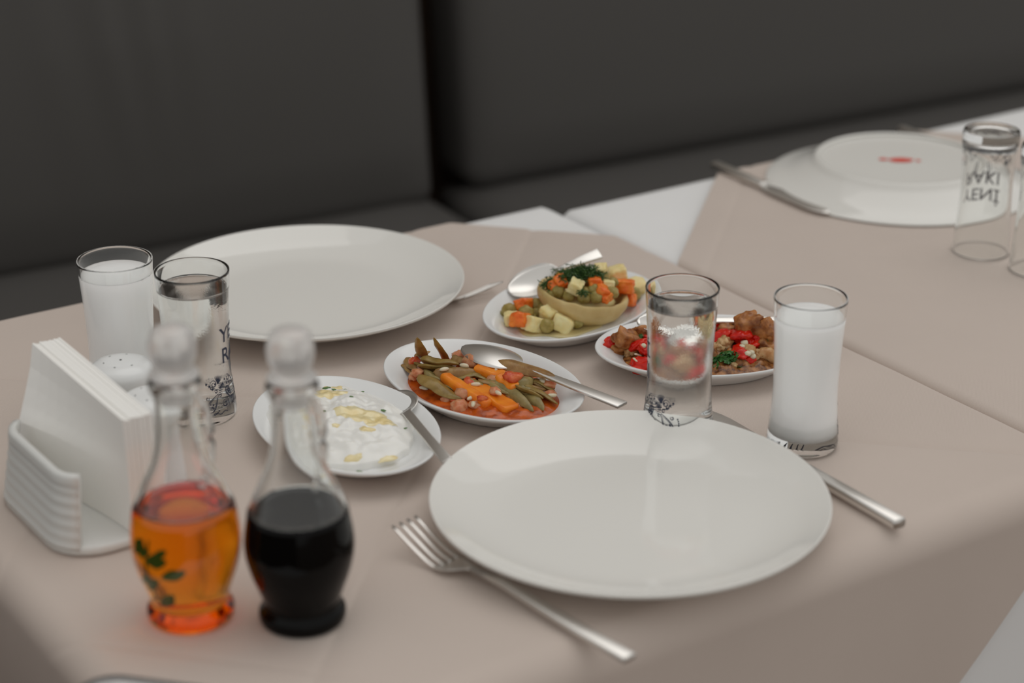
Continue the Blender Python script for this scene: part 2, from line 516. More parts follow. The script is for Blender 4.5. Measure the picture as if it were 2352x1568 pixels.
def topper(i, label, k0, k1, m0, m1, creases, n1, n2, r, seed):
    uc, vc, hu, hv = TABLES[i]
    def fn(k, m):
        p = KX * k + MX * m
        a, b = p.dot(UX) - uc, p.dot(VX) - vc
        u, v, z, drop = fold_map(TABLES[i], a, b, 0.0022, r, wave=0.004, seed=seed)
        f = 1.0 if drop == 0 else max(0, 1 - drop / .03)
        dz = 0.0009 * nz((k, m, 0), 5, seed) + 0.0005 * nz((k, m, 0), 14, seed + 4)
        for axis, c0, slope, am, wd in creases:
            d = (m - c0 - slope * (k + .3)) if axis == 'm' else (k - c0 - slope * (m - 1.37))
            dz += -am * (math.exp(-d / wd) if d > 0 else math.exp(d / (wd * .25)))
        ed = min(k - k0, k1 - k, m - m0, m1 - m)
        if ed < 0.028: dz += 0.0006
        dz -= 0.0006 * math.exp(-((ed - .029) / .004) ** 2)
        return uv3(u, v, z + dz * f + 0.0018)
    o = sheet('beige_table_topper', M['beige'], fn, n1, n2, (k0, k1), (m0, m1))
    return tag(o, label, 'tablecloth', 'beige topper cloths')
topper(0, 'beige topper cloth turned cornerwise under the dishes, plates and glasses', -0.86, 0.12, 0.953, 1.790,
       [('m', 1.372, 0.06, .0030, .009), ('k', -0.378, -0.06, .0018, .009), ('k', -0.62, -0.06, .0010, .010)], 540, 470, RADII[0], 1.3)
topper(1, 'beige topper cloth under the upturned plate and upturned glasses', -0.25, 0.72, 1.375, 2.212,
       [('m', 1.80, 0.0, .0008, .012), ('k', 0.235, 0.0, .0008, .012)], 330, 280, RADII[1], 7.9)

# ------------------------------------------------------------------ plates and oval dishes
PLATE = smooth_profile([(0, .0050), (.070, .0050), (.095, .0062), (.1150, .0115), (.1300, .0185), (.1372, .0222), (.1388, .0226),
                        (.1390, .0212), (.1370, .0192), (.1250, .0132), (.1080, .0058), (.0900, .0022), (.0860, .0002), (.0835, .0002), (.0815, .0018), (.07, .0020), (0, .0020)], 4)
def plate(label, c, rot=None, group=None):
    V, F = lathe_data(PLATE, 96)
    o = mesh('dinner_plate', V, F, M['porcelain'], loc=c)
    if rot: o.rotation_euler = rot
    return tag(o, label, 'plate', group)
ZS = 0.0006        # what stands on the topper stands this far above Z0
plate('large empty white dinner plate in the foreground between fork and knife', (0.0815, 1.2290, Z0 + ZS), group='white dinner plates')
plate('large empty white dinner plate behind the misted glasses, near the booth', (-0.181, 1.6365, Z0 + .0036), group='white dinner plates')

# upturned plate on the other table, its foot ring and stamp up
UPC = Vector((0.4045, 1.9800, Z0 + 0.0008))
t = thing('upturned_plate', 'white plate lying upside down with a red stamp on its base', 'plate', UPC, group='white dinner plates')
UP = smooth_profile([(0, .0235), (.080, .0230), (.0835, .0255), (.0870, .0270), (.0900, .0250), (.0960, .0195), (.1150, .0095), (.1320, .0040), (.1380, .0018), (.1385, .0004),
                     (.1350, .0010), (.1150, .0060), (.09, .0150), (.07, .0190), (0, .0195)], 4)
V, F = lathe_data(UP, 96)
mesh('plate_body', V, F, M['porcelain'], t)
st = []
Vs, Fs = [], []
def flat_shape(pts, z, Vs, Fs):
    b = len(Vs); Vs += [(x, y, z) for x, y in pts]; Fs.append(tuple(range(b, b + len(pts))))
flat_shape([(.013 * cos(a) * (1 + .1 * sin(5 * a)), .0075 * sin(a)) for a in [2 * pi * k / 28 for k in range(28)]], .0238, Vs, Fs)
flat_shape([(-.018 + .0045 * cos(a), .003 + .004 * sin(a)) for a in [2 * pi * k / 16 for k in range(16)]], .0238, Vs, Fs)
flat_shape([(.0175 + .0028 * cos(a), -.002 + .003 * sin(a)) for a in [2 * pi * k / 16 for k in range(16)]], .0238, Vs, Fs)
o = mesh('stamp', Vs, Fs, M['redprint'], t, smooth=False); o['label'] = 'small red maker stamp'

OVAL = smooth_profile([(0, .0058), (.60, .0058), (.72, .0072), (.82, .0125), (.93, .0170), (.985, .0186), (1.0, .0184), (1.003, .0172), (.97, .0148), (.80, .0070), (.70, .0020), (.66, .0002),
                       (.63, .0002), (.61, .0020), (.5, .0022), (0, .0022)], 4)
DISH = {'artichoke': ((0.0510, 1.5960), 52.5), 'bean': ((-0.0233, 1.4360), -45.1), 'aubergine': ((0.1605, 1.5046), 6.5), 'yogurt': ((-0.1252, 1.3546), -59.5)}
def dish(key, label):
    (x, y), a = DISH[key]
    V, F = lathe_data(OVAL, 88, 0.0925, 0.0640)
    o = mesh('oval_dish', V, F, M['porcelain_cool'], loc=(x, y, Z0 + ZS)); o.rotation_euler = (0, 0, R(a))
    return tag(o, label, 'dish', 'white oval meze dishes')
dish('artichoke', 'white oval dish holding the stuffed artichoke heart')
dish('bean', 'white oval dish holding the green beans and carrot sticks')
dish('aubergine', 'white oval dish of red pepper and aubergine behind the water glass')
dish('yogurt', 'white oval dish of yogurt dip behind the dark cruet')
def dpt(key, x, y, h):
    (cx, cy), a = DISH[key]; a = R(a)
    return Vector((cx + x * cos(a) - y * sin(a), cy + x * sin(a) + y * cos(a), Z0 + ZS + h))

# ------------------------------------------------------------------ cutlery
def bar(name, stations, m, parent, n=3):
    """stations: (x, z, half width, half thickness)"""
    rings = []
    for x, z, w, th in stations:
        rings.append([(x, y, z + zz) for y, zz in rrect(w, th, min(th * .7, w * .7), n)])
    V, F = loft_data(rings)
    return mesh(name, V, F, m, parent)

def dished(name, stations, m, parent, th=0.0011, n=10):
    """stations: (x, z, half width, depth): a hollowed strip"""
    rings = []
    for x, z, w, d in stations:
        top = [(x, w * (-1 + 2 * k / n), z + d * ((-1 + 2 * k / n) ** 2 - 1)) for k in range(n + 1)]
        bot = [(x, w * .97 * (1 - 2 * k / n), z - th + d * ((1 - 2 * k / n) ** 2 - 1)) for k in range(n + 1)]
        rings.append(top + bot)
    V, F = loft_data(rings)
    return mesh(name, V, F, m, parent)

def spoon(label, p_end, p_tip, length=None, flip=False, roll=0.0, bowl=(0.052, 0.0170), hw=0.0046, taper=0.0022, depth=.0085, group='table spoons in the dishes'):
    t = thing('spoon', label, 'spoon', group=group)
    Lh = (p_tip - p_end).length
    t.matrix_world = frame(p_end, p_tip, roll=roll)
    bl, bw = bowl
    hl = Lh - bl
    bar('handle', [(0, 0, hw * .93, .0011), (.0006, 0, hw, .0013), (hl * .45, .0012, hw * .80, .0013), (hl * .85, .0022, taper, .0013), (hl, .0016, taper, .0013), (hl + .005, .0006, taper * 1.3, .0008)], M['steel'], t)
    s = -1 if flip else 1
    st = []
    for k in range(17):
        f = k / 16
        w = bw * (max(1e-4, 1 - (2 * (f ** 0.85) - 1) ** 2)) ** 0.55 if 0 < k < 16 else bw * .12
        d = depth * sin(pi * f) * s
        st.append((hl + bl * f, (.0012 * (1 - f)) + .0015 * f, w, d))
    dished('bowl', st, M['steel'], t)
    return t

def fork(label, p_end, p_tip, group='dinner forks', roll=0.0, arch=1.0, rise=.0055):
    t = thing('fork', label, 'fork', group=group)
    t.matrix_world = frame(p_end, p_tip, roll=roll)
    Lh = (p_tip - p_end).length
    hd = 0.068; tl = 0.042
    hl = Lh - hd
    bar('handle', [(0, .0002, .0052, .0018), (.001, .0002, .0056, .0022), (hl * .3, .0012 * arch, .0052, .0024), (hl * .8, .0060 * arch, .0034, .0024), (hl, .0050 * arch, .0030, .0018)], M['steel'], t)
    def zf(x):     # the head dips, then the tines rise to the tip
        f = (x - hl) / hd
        return .0050 * arch - (.0028 + .0050 * arch) * sin(min(1, f * 1.7) * pi / 2) + rise * (max(0, f - .30) / .70) ** 1.3
    st = []
    for k in range(9):
        x = hl + (hd - tl) * k / 8
        w = .0030 + (.0120 - .0030) * (0.5 - 0.5 * cos(pi * min(1, k / 6)))
        st.append((x, zf(x) + .0012, w, .0012))
    dished('head', st, M['steel'], t, th=.0014)
    for i in range(4):
        yc = -.0102 + i * .0068
        rings = []
        for k in range(10):
            f = k / 9
            x = hl + hd - tl - .002 + (tl + .002) * f
            w = .0018 - .0007 * f
            rings.append([(x, yc + yy, zf(x) + zz) for yy, zz in rrect(w, .0010 - .0003 * f, .0005, 2)])
        V, F = loft_data(rings); mesh('tine', V, F, M['steel'], t)
    return t

def knife(label, p_end, p_tip, group='dinner knives'):
    t = thing('knife', label, 'knife', group=group)
    t.matrix_world = frame(p_end, p_tip)
    Lh = (p_tip - p_end).length
    hl = Lh * .46
    bar('handle', [(0, .0030, .0052, .0036), (.001, .0030, .0058, .0041), (hl * .5, .0030, .0056, .0040), (hl * .97, .0028, .0054, .0034), (hl, .0028, .0050, .0026)], M['steel'], t, 4)
    st = []
    for k in range(13):
        f = k / 12
        w = .0092 * (1 - max(0, (f - .72) / .28) ** 2 * .92) * (0.62 + 0.38 * min(1, f / .12))
        st.append((hl + (Lh - hl) * f, .0016, w, .0009))
    bar('blade', st, M['steel'], t, 2)
    return t

fe, fn = W(1447, 1512, .003), W(1085, 1308, .008)
ft = fn + (fn - fe).normalized() * .068; ft.z = Z0 + .0045
fork('fork with four tines tucked under the rim of the foreground plate', fe, ft, rise=.0165)
knife('steel knife with a thick bar handle right of the foreground plate', W(2066, 1212, .0022), W(1600, 940, .0022))
fork('fork peeking out from under the right rim of the plate by the booth', Vector((-0.190, 1.548, Z0 + .0012)), W(1143, 656, .006), roll=R(-24), arch=.1)
knife('knife running from the far white triangle to the upturned plate', W(1640, 384, .0024), W(1905, 494, .0024))
knife('knife with its dark handle end showing behind the upturned plate', W(2068, 302, .0024), W(2400, 425, .0024))

# ------------------------------------------------------------------ glasses
GO = [(.0240, .0004), (.0258, .0014), (.0263, .0050), (.0259, .0110), (.0246, .0240), (.0236, .0420), (.0237, .0600), (.0245, .0820), (.0258, .1050), (.0267, .1192)]
def glass_profile(s=1.0):
    out = smooth_profile([(0, .0012), (.016, .0012)] + GO, 5)
    inner = [(r - .0013, z) for r, z in reversed(GO) if z > .02] + [(.0236, .0145), (.0210, .0108), (.012, .0100), (0, .0100)]
    rim = [(.02655, .1199), (.0260, .1199)]
    prof = out + rim + smooth_profile(inner, 5)
    return [(r * s, z) for r, z in prof]

def outer_r(z, s=1.0):
    for (r0, z0), (r1, z1) in zip(GO[:-1], GO[1:]):
        if z0 <= z <= z1:
            return s * (r0 + (r1 - r0) * (z - z0) / (z1 - z0))
    return s * GO[-1][0]

def drink_profile(level, s=1.0, eps=.00012, full=False):
    if full:       # cloudy drink: seen through the thin wall it fills the tumbler to its outline
        pr = [(0, .0112), (.0200, .0112), (.0245, .0135)] + [(r + .00006, z) for r, z in GO if .02 < z < level]
        rl = outer_r(level) + .00006
        pr = smooth_profile(pr + [(rl, level)], 4) + [(rl, level), (rl - .0016, level), (rl - .0022, level - .0006), (rl - .004, level - .0010), (0, level - .0010)]
        return [(r * s, z) for r, z in pr]
    pr = [(0, .0100 - eps), (.012, .0100 - eps), (.0210, .0108 - eps), (.0236 + eps, .0145)]
    pr += [(r - .0013 + eps, z) for r, z in GO if .02 < z < level]
    rl = outer_r(level) - .0013 + eps
    pr = smooth_profile(pr + [(rl, level)], 4)
    pr += [(rl, level), (rl - .0008, level - .0005), (rl - .003, level - .0008), (0, level - .0008)]
    return [(r * s, z) for r, z in pr]

def text_faces(txt, size):
    cu = bpy.data.curves.new('lettering', 'FONT')
    cu.body = txt; cu.size = size; cu.align_x = 'CENTER'; cu.space_line = .98
    cu.offset = size * .012
    o = bpy.data.objects.new('lettering', cu); COL.objects.link(o)
    dg = bpy.context.evaluated_depsgraph_get()
    me = o.evaluated_get(dg).to_mesh()
    bm = bmesh.new(); bm.from_mesh(me)
    o.evaluated_get(dg).to_mesh_clear()
    bpy.data.objects.remove(o); bpy.data.curves.remove(cu)
    bmesh.ops.triangulate(bm, faces=bm.faces)
    V = [v.co.copy() for v in bm.verts]; F = [tuple(v.index for v in f.verts) for f in bm.faces]
    bm.free()
    return V, F
TEXT = text_faces('YEN\u0130\nRAKI', 0.0172)

def wrap(V, s, az, zoff, eps=.00022, xs=1.0):
    out = []
    for v in V:
        z = v[1] + zoff
        r = outer_r(max(.001, min(.119, z)), s) + eps
        a = az + v[0] * xs / (.0240 * s)
        out.append((r * sin(a), -r * cos(a), z))     # az 0 faces the camera side (-Y)
    return out

def ornament():
    """scrolling floral band: ribbons drawn flat, in metres (x along the wall, y up)"""
    V, F = [], []
    def ribbon(pts, w):
        b = len(V); n = len(pts)
        for i, p in enumerate(pts):
            p = Vector(p); t = Vector(pts[min(i + 1, n - 1)]) - Vector(pts[max(i - 1, 0)])
            nn = Vector((-t.y, t.x)).normalized() if t.length else Vector((0, 1))
            ww = w * (0.35 + 0.65 * sin(pi * i / (n - 1)))
            V.append(tuple(p + nn * ww)); V.append(tuple(p - nn * ww))
        for i in range(n - 1):
            F.append((b + 2 * i, b + 2 * i + 2, b + 2 * i + 3, b + 2 * i + 1))
    def disc(x, y, r, n=8):
        b = len(V); V.extend((x + r * cos(2 * pi * k / n), y + r * sin(2 * pi * k / n)) for k in range(n)); F.append(tuple(range(b, b + n)))
    def spiral(x, y, r, a0, turns, w=.00035):
        ribbon([(x + r * (1 - .75 * k / 22) * cos(a0 + turns * 2 * pi * k / 22), y + r * (1 - .75 * k / 22) * sin(a0 + turns * 2 * pi * k / 22)) for k in range(23)], w)
    def drop(x, y, ln, wd, ang, fill=True):
        def q(t, sc):
            px = -ln * .5 * cos(t) * sc; py = wd * .5 * sin(t) * (sin(t / 2)) ** 1.2 * sc
            return (x + px * cos(ang) - py * sin(ang), y + px * sin(ang) + py * cos(ang))
        ribbon([q(2 * pi * k / 28, 1.0) for k in range(29)], .0004)
        ribbon([q(2 * pi * k / 28, 0.72) for k in range(29)], .00022)
        if fill:
            cx, cy = x + .18 * ln * cos(ang), y + .18 * ln * sin(ang)
            for k in range(9):
                disc(cx + random.uniform(-1, 1) * wd * .2, cy + random.uniform(-1, 1) * wd * .2, .0006)
    random.seed(4)
    for sgn in (-1, 1):
        X = lambda x: sgn * x
        def SP(x, y, r, a, tn): spiral(X(x), y, r, a if sgn > 0 else pi - a, sgn * tn)
        def DR(x, y, ln, wd, ang): drop(X(x), y, ln, wd, ang if sgn > 0 else pi - ang)
        DR(.026, .008, .013, .0075, R(-52))
        SP(.0250, .0195, .0026, 0.3, 1.3)
        SP(.0170, .0060, .0024, 2.0, -1.4)
        SP(.0120, .0205, .0022, 1.0, 1.2)
        SP(.0075, .0060, .0026, 4.0, 1.5)
        SP(.0305, .0040, .0015, 1.0, 1.2)
        DR(.0120, .0110, .0100, .0055, R(60))
        for k in range(16):      # beaded edges
            a = R(150 + 11 * k)
            disc(X(.0275) + sgn * .0068 * cos(a + pi), .0075 + .0068 * sin(a), .00055)
        for k in range(10):
            disc(X(.0165 + .0011 * k), .0010 + .0006 * sin(k), .0005)
        for k in range(7):       # little lines of script
            ribbon([(X(.0182 + .0006 * j), .0125 + .0011 * k + .0002 * sin(j * 3 + k)) for j in range(7)], .00022)
        for k in range(15):      # fine hatching between the scrolls
            x0 = .0030 + .0009 * k
            ribbon([(X(x0 + .0016 * f), .0002 + (.0105 + .003 * sin(k * 1.7)) * f) for f in (0, .25, .5, .75, 1)], .00020)
        for k in range(9):
            SP(.0050 + .0031 * k, .0145 + .0035 * sin(k * 2.1), .0013, k * 1.1, 1.1)
        for k in range(12):
            disc(X(.0070 + .0021 * k), .0185 + .0020 * sin(k * 1.9), .00075)
        for k in range(8):       # leaf fan
            a = R(60 + 12 * k)
            ribbon([(X(.0215) + sgn * .0045 * f * cos(a), .0190 + .0055 * f * sin(a)) for f in (0, .3, .6, 1)], .0003)
        ribbon([(X(.0040 + .0030 * f), .022 + .014 * f) for f in (0, .2, .4, .6, .8, 1)], .0006)
        ribbon([(X(.0060 + .0030 * f), .022 + .013 * f) for f in (0, .2, .4, .6, .8, 1)], .0003)
    spiral(0, .013, .004, 0, 2.0, .0004)
    drop(0, .006, .010, .006, R(90))
    return V, F
ORN = ornament()

GP = {}
def tumbler(label, c, drink=None, level=.1, az=0.0, s=1.0, turned=False, oaz=0.0, fog=False, group='printed straight tumblers'):
    t = thing('tumbler', label, 'glass', c, group=group)
    V, F = lathe_data(glass_profile(s), 72)
    g = mesh('glass_body', V, F, M['glass_fog'] if fog else M['glass'], t)
    pv = [g]
    if drink:
        V, F = lathe_data(drink_profile(level, s, full=drink == 'milk'), 72)
        d = mesh('drink', V, F, M[drink], t)
        d['label'] = 'cloudy white drink' if drink == 'milk' else 'clear water'
    V = wrap(TEXT[0], s, az, .0655); o1 = mesh('lettering', V, TEXT[1], M['print'], t, smooth=False)
    V = wrap([(x, y * 1.32) for x, y in ORN[0]], s, az + oaz, .0085, xs=1.12); o2 = mesh('ornament', V, ORN[1], M['print'], t, smooth=False)
    o1['label'] = 'dark blue capital lettering'; o2['label'] = 'dark blue scrolling ornament'
    if turned:
        for o in (g, o1, o2):
            o.rotation_euler = (pi, 0, 0); o.location = (0, 0, .1202)
    return t
def under(px, py, h):     # where a glass stands whose rim centre shows at px, py
    p = W(px, py, h); p.z = Z0 + ZS; return p
tumbler('tall glass of cloudy white drink at the far left', under(263, 595, .12), 'milk', .1085, R(200), 1.085, group='glasses of cloudy white drink')
tumbler('glass of clear water with dark blue lettering, before the plate by the booth', under(440, 621, .12), 'water', .1055, R(97), 1.065, fog=True, group='glasses of clear water')
tumbler('misted glass of clear water in front of the red pepper dish', under(1568, 659, .12), 'water', .1060, R(-114), 1.035, oaz=R(22), fog=True, group='glasses of clear water')
tumbler('tall glass of cloudy white drink at the right behind the knife', under(1863, 682, .12), 'milk', .1050, R(162), 1.02, group='glasses of cloudy white drink')
tumbler('empty glass upside down beside the upturned plate', under(2279, 298, .12), None, 0, R(0), 1.0, turned=True, group='empty upturned glasses')
tumbler('empty glass upside down cut off by the right edge of the photo', under(2415, 335, .12), None, 0, R(20), 1.0, turned=True, group='empty upturned glasses')

# ------------------------------------------------------------------ cruets
CO = [(.0250, .0004), (.0276, .0030), (.0276, .0080), (.0254, .0108), (.0240, .0135), (.0268, .0220), (.0328, .0400), (.0348, .0570), (.0326, .0765), (.0248, .0950), (.0178, .1110), (.0143, .1290), (.0134, .1480), (.0142, .1560), (.0164, .1600), (.0162, .1640), (.0145, .1655)]
CI = [(.0125, .1655), (.0112, .1560), (.0110, .1480), (.0119, .1290), (.0154, .1110), (.0224, .0950), (.0302, .0765), (.0324, .0570), (.0304, .0400), (.0244, .0220), (0, .0034)]
def inner_r(z):
    for (r0, z0), (r1, z1) in zip(CI[:-1], CI[1:]):
        if z1 <= z <= z0: return r1 + (r0 - r1) * (z - z1) / (z0 - z1)
    return .01
def cruet_r(z):
    for (r0, z0), (r1, z1) in zip(CO[:-1], CO[1:]):
        if z0 <= z <= z1: return r0 + (r1 - r0) * (z - z0) / (z1 - z0)
    return .013
def cruet(label, c, liquid, level, lab2, sprig=False):
    t = thing('cruet', label, 'cruet', c, group='glass cruets with round stoppers')
    # clear glass above the liquid; below it the liquid fills the bottle to its outline
    ol = cruet_r(level)
    up = [(ol, level)] + [(r, z) for r, z in CO if z > level + .003]
    dn = [(r, z) for r, z in CI if z > level + .003] + [(inner_r(level), level)]
    V, F = lathe_data(smooth_profile(up, 5) + smooth_profile(dn, 5) + [(ol, level)], 80)
    mesh('bottle', V, F, M['glass'], t)
    lp = smooth_profile([(0, .0012), (.016, .0010)] + [(r, z) for r, z in CO if z < level - .003] + [(ol, level - .0002)], 5)
    ir = inner_r(level)
    lp += [(ir + .0004, level - .0002), (ir - .001, level - .0010), (ir - .004, level - .0014), (0, level - .0014)]
    V, F = lathe_data(lp, 80)
    lq = mesh('liquid', V, F, M[liquid], t); lq['label'] = lab2
    # stopper: plug, collar and a cut ball
    sp = smooth_profile([(0, .1500), (.0085, .1500), (.0095, .1560), (.0115, .1662), (.0115, .1662), (.0150, .1670), (.0150, .1695), (.0095, .1708), (.0090, .1718), (.0122, .1750), (.0147, .1830), (.0142, .1915), (.0105, .1985), (0, .2005)], 4)
    V, F = lathe_data(sp, 24)
    V = [(x * (1 + .03 * nz((x, y, z), 300, 2)) if z > .172 else x, y, z) for x, y, z in V]
    so = mesh('stopper', V, F, M['crystal'], t)
    # handle: a glass loop behind the neck
    d = Vector((.42, .90)).normalized()
    path = []
    for f in range(15):
        a = pi * f / 14
        z = .118 + .030 * cos(a) - .006 * (f / 14)
        rad = .0134 + (.0195 - .0134) * (f / 14) + .0175 * sin(a)
        path.append((d.x * rad, d.y * rad, z))
    V, F = tube_data(path, .0030, 10)
    mesh('handle', V, F, M['glass'], t)
    if sprig:
        s = mesh('herb_stem', *tube_data([(-.014, -.012, .02), (-.018, -.014, .035), (-.019, -.016, .05), (-.017, -.017, .064)], .0008, 6), M['leaf'], t)
        random.seed(11)
        for k in range(22):
            cz, ca = random.choice(((.058, -2.45), (.056, -2.1), (.047, -1.75), (.034, -2.35), (.025, -2.0)))
            z = cz + random.uniform(-.004, .004); a = ca + random.uniform(-.14, .14)
            r = inner_r(z) - .0035
            p = Vector((r * cos(a), r * sin(a), z))
            V2 = []; n = 10
            q = Matrix.Rotation(random.uniform(-1, 1), 3, 'X') @ Matrix.Rotation(random.uniform(0, 6), 3, 'Z')
            tn = Vector((-sin(a), cos(a), 0))
            for i in range(n):
                b = 2 * pi * i / n
                l = .0052 * cos(b); w = .0036 * sin(b)
                rr = random.uniform(0, .001)
                V2.append(p + tn * (l * .9 + w * .3) + Vector((0, 0, w + l * .35)))
            V2 = V2 + [v + Vector((cos(a), sin(a), 0)) * .0006 for v in V2]
            Fq = [tuple(range(n)), tuple(range(2 * n - 1, n - 1, -1))] + [(i, (i + 1) % n, n + (i + 1) % n, n + i) for i in range(n)]
            mesh('herb_leaf', V2, Fq, M['leaf'], t, smooth=False)
    return t
cruet('glass cruet of amber oil with a dark herb sprig and round stopper', W(440, 1412) + Vector((0, 0, ZS)), 'oil', .0815, 'amber orange oil', True)
cruet('glass cruet of nearly black sauce with a round stopper', W(696, 1420) + Vector((0, 0, ZS)), 'vinegar', .0790, 'nearly black sauce')

# ------------------------------------------------------------------ shakers
def shaker(label, c):
    t = thing('shaker', label, 'shaker', c, group='white salt and pepper shakers')
    t.scale = (1.07, 1.07, 1.0)
    pr = smooth_profile([(0, .0010), (.0190, .0005), (.0205, .0020), (.0200, .0120), (.0170, .0340), (.0165, .0430), (.0175, .0470)], 4)
    V, F = lathe_data(pr + [(0, .0470)], 48); mesh('shaker_body', V, F, M['porcelain_cool'], t)
    lid = smooth_profile([(0, .0470), (.0185, .0472), (.0222, .0495), (.0230, .0550), (.0222, .0590), (.0190, .0625), (.0110, .0650), (0, .0656)], 5)
    V, F = lathe_data(lid, 48); l = mesh('lid', V, F, M['porcelain_cool'], t)
    for k in range(6):
        a = R(60 * k + 20); r = .0115 if k else 0.0
        p = (r * cos(a), r * sin(a), .0645 if k else .0654)
        V, F = lathe_data([(0, .0004), (.0009, .0004), (.0009, -.0010), (0, -.0010)], 10)
        mesh('hole', V, F, M['hole'], l, loc=p)
    return t
def at_top(px, py, h):
    p = W(px, py, h); p.z = Z0 + ZS; return p
shaker('white shaker with a pierced domed lid in front of the far left glass', at_top(278, 838, .062))
shaker('white shaker half hidden behind the stopper of the amber cruet', at_top(352, 912, .062))

# ------------------------------------------------------------------ napkin holder with napkins
t = thing('napkin_holder', 'white ribbed plastic napkin holder at the left table edge', 'napkin holder', (0, 0, 0))
nd = Vector((0.576, -0.817, 0)).normalized(); npd = Vector((-nd.y, nd.x, 0))
HL = 0.136; HW = 0.088; SY = 0.050
O = Vector((-0.2565, 1.1960, Z0 + ZS)) - nd * HL - npd * SY
t.matrix_world = frame(O, O + nd)
def ring_base(scale_z):
    pts = []
    rr = .034
    for cx, cy, a0 in ((HL - rr, HW - rr, 0), (rr, HW - rr, 90), (rr, rr, 180), (HL - rr, rr, 270)):
        for k in range(7):
            a = R(a0 + 15 * k); pts.append((cx + rr * cos(a), cy + rr * sin(a)))
    return pts
def prism(outline, z0, z1, inset=.0012):
    c = Vector((sum(p[0] for p in outline) / len(outline), sum(p[1] for p in outline) / len(outline)))
    def sh(f): return [(c.x + (x - c.x) * f, c.y + (y - c.y) * f) for x, y in outline]
    f = 1 - inset / .03
    return loft_data([[(x, y, z0) for x, y in sh(f)], [(x, y, z0 + inset) for x, y in outline], [(x, y, z1 - inset) for x, y in outline], [(x, y, z1) for x, y in sh(f)]])
V, F = prism(ring_base(1), 0, .007); mesh('base', V, F, M['plastic'], t)
def wall(name, side):
    # a ribbed wall curving round both ends of the holder
    rr = .034; th = .0030
    path = []
    for k in range(8): a = R(180 + 90 * k / 7); path.append((rr + rr * cos(a), rr + rr * sin(a)))
    for k in range(8): a = R(270 + 90 * k / 7); path.append((HL - rr + rr * cos(a), rr + rr * sin(a)))
    path = path[3:13]
    if side < 0: path = [(x, HW - y) for x, y in path]
    sgn = 1 if side > 0 else -1
    rings = []
    nzs = 26
    for i, (x, y) in enumerate(path):
        p = Vector((x, y)); a = Vector(path[max(i - 1, 0)]); b = Vector(path[min(i + 1, len(path) - 1)])
        tt = (b - a).normalized(); nn = Vector((tt.y, -tt.x)) * sgn
        ring = []
        top = .056
        for k in range(nzs + 1):
            z = .005 + (top - .005) * k / nzs
            off = .0007 * (1 if (k % 4) < 2 else -.3) if k < nzs - 3 else .0014
            lean = .010 * (z / top)
            q = p + nn * (off - lean + .001)
            ring.append((q.x, q.y, z))
        q = p - nn * (th * .4 + .010); ring.append((q.x, q.y, top + .0014))
        for k in range(nzs, -1, -8):
            z = .005 + (top - .005) * k / nzs
            q = p - nn * (th + .010 * (z / top)); ring.append((q.x, q.y, z))
        rings.append(ring)
    V, F = loft_data(rings)
    mesh(name, V, F, M['plastic'], t)
wall('side_wall', 1); wall('side_wall', -1)
# paper napkins: a standing stack, each folded sheet a thing of its own
NN = 12
for k in range(NN):
    y0 = SY + .0215 * k / NN; y1 = y0 + .0215 / NN - .00015
    random.seed(40 + k)
    j = random.uniform(-.0006, .0006); j2 = random.uniform(-.0007, .0007)
    xb0, xb1 = .006 + j, HL - .003 + j
    top = .0935 + j2
    sp = -.026 * (1 - k / NN)            # the far lower corners splay out against the wall
    A, B, nxn, nzn = [], [], 10, 8
    for zi in range(nzn + 1):
        z = .0075 + (top - .0075) * zi / nzn
        g = max(0.0, 1 - max(0, (z - .050) / (top - .050))) if z > .05 else 1.0
        xl = xb0 - .024 + .024 * g ** .8
        for xi in range(nxn + 1):
            f = xi / nxn
            x = xl + (xb1 - xl) * f
            yy = sp * g * (1 - f) ** 1.6 - .0010 * (1 - g)
            zz = z + (.003 * (1 - f) if zi == nzn else 0)
            A.append((x, y0 + yy, zz)); B.append((x, y1 + yy, zz))
    n = len(A); w_ = nxn + 1
    F = []
    for zi in range(nzn):
        for xi in range(nxn):
            q = zi * w_ + xi
            F.append((q, q + 1, q + 1 + w_, q + w_)); F.append((n + q, n + q + w_, n + q + 1 + w_, n + q + 1))
    edge = [i for i in range(w_)] + [zi * w_ + nxn for zi in range(1, nzn + 1)] + [nzn * w_ + xi for xi in range(nxn - 1, -1, -1)] + [zi * w_ for zi in range(nzn - 1, 0, -1)]
    for i in range(len(edge)):
        p_, q_ = edge[i], edge[(i + 1) % len(edge)]
        F.append((q_, p_, n + p_, n + q_))
    o = mesh('paper_napkin', A + B, F, M['napkin'], smooth=False)
    o.matrix_world = frame(O, O + nd)
    tag(o, 'folded white paper napkin standing in the stack in the ribbed holder', 'napkin', 'folded paper napkins in the holder')

# ------------------------------------------------------------------ food helpers
def rot_rand(rng, amt=pi):
    return Matrix.Rotation(rng.uniform(-amt, amt), 3, 'Z') @ Matrix.Rotation(rng.uniform(-amt, amt) * .5, 3, 'X')

def ico(sub):
    bm = bmesh.new(); bmesh.ops.create_icosphere(bm, subdivisions=sub, radius=1.0)
    V = [v.co.copy() for v in bm.verts]; F = [tuple(v.index for v in f.verts) for f in bm.faces]
    bm.free(); return V, F
ICO2, ICO3, ICO4 = ico(2), ico(3), ico(4)

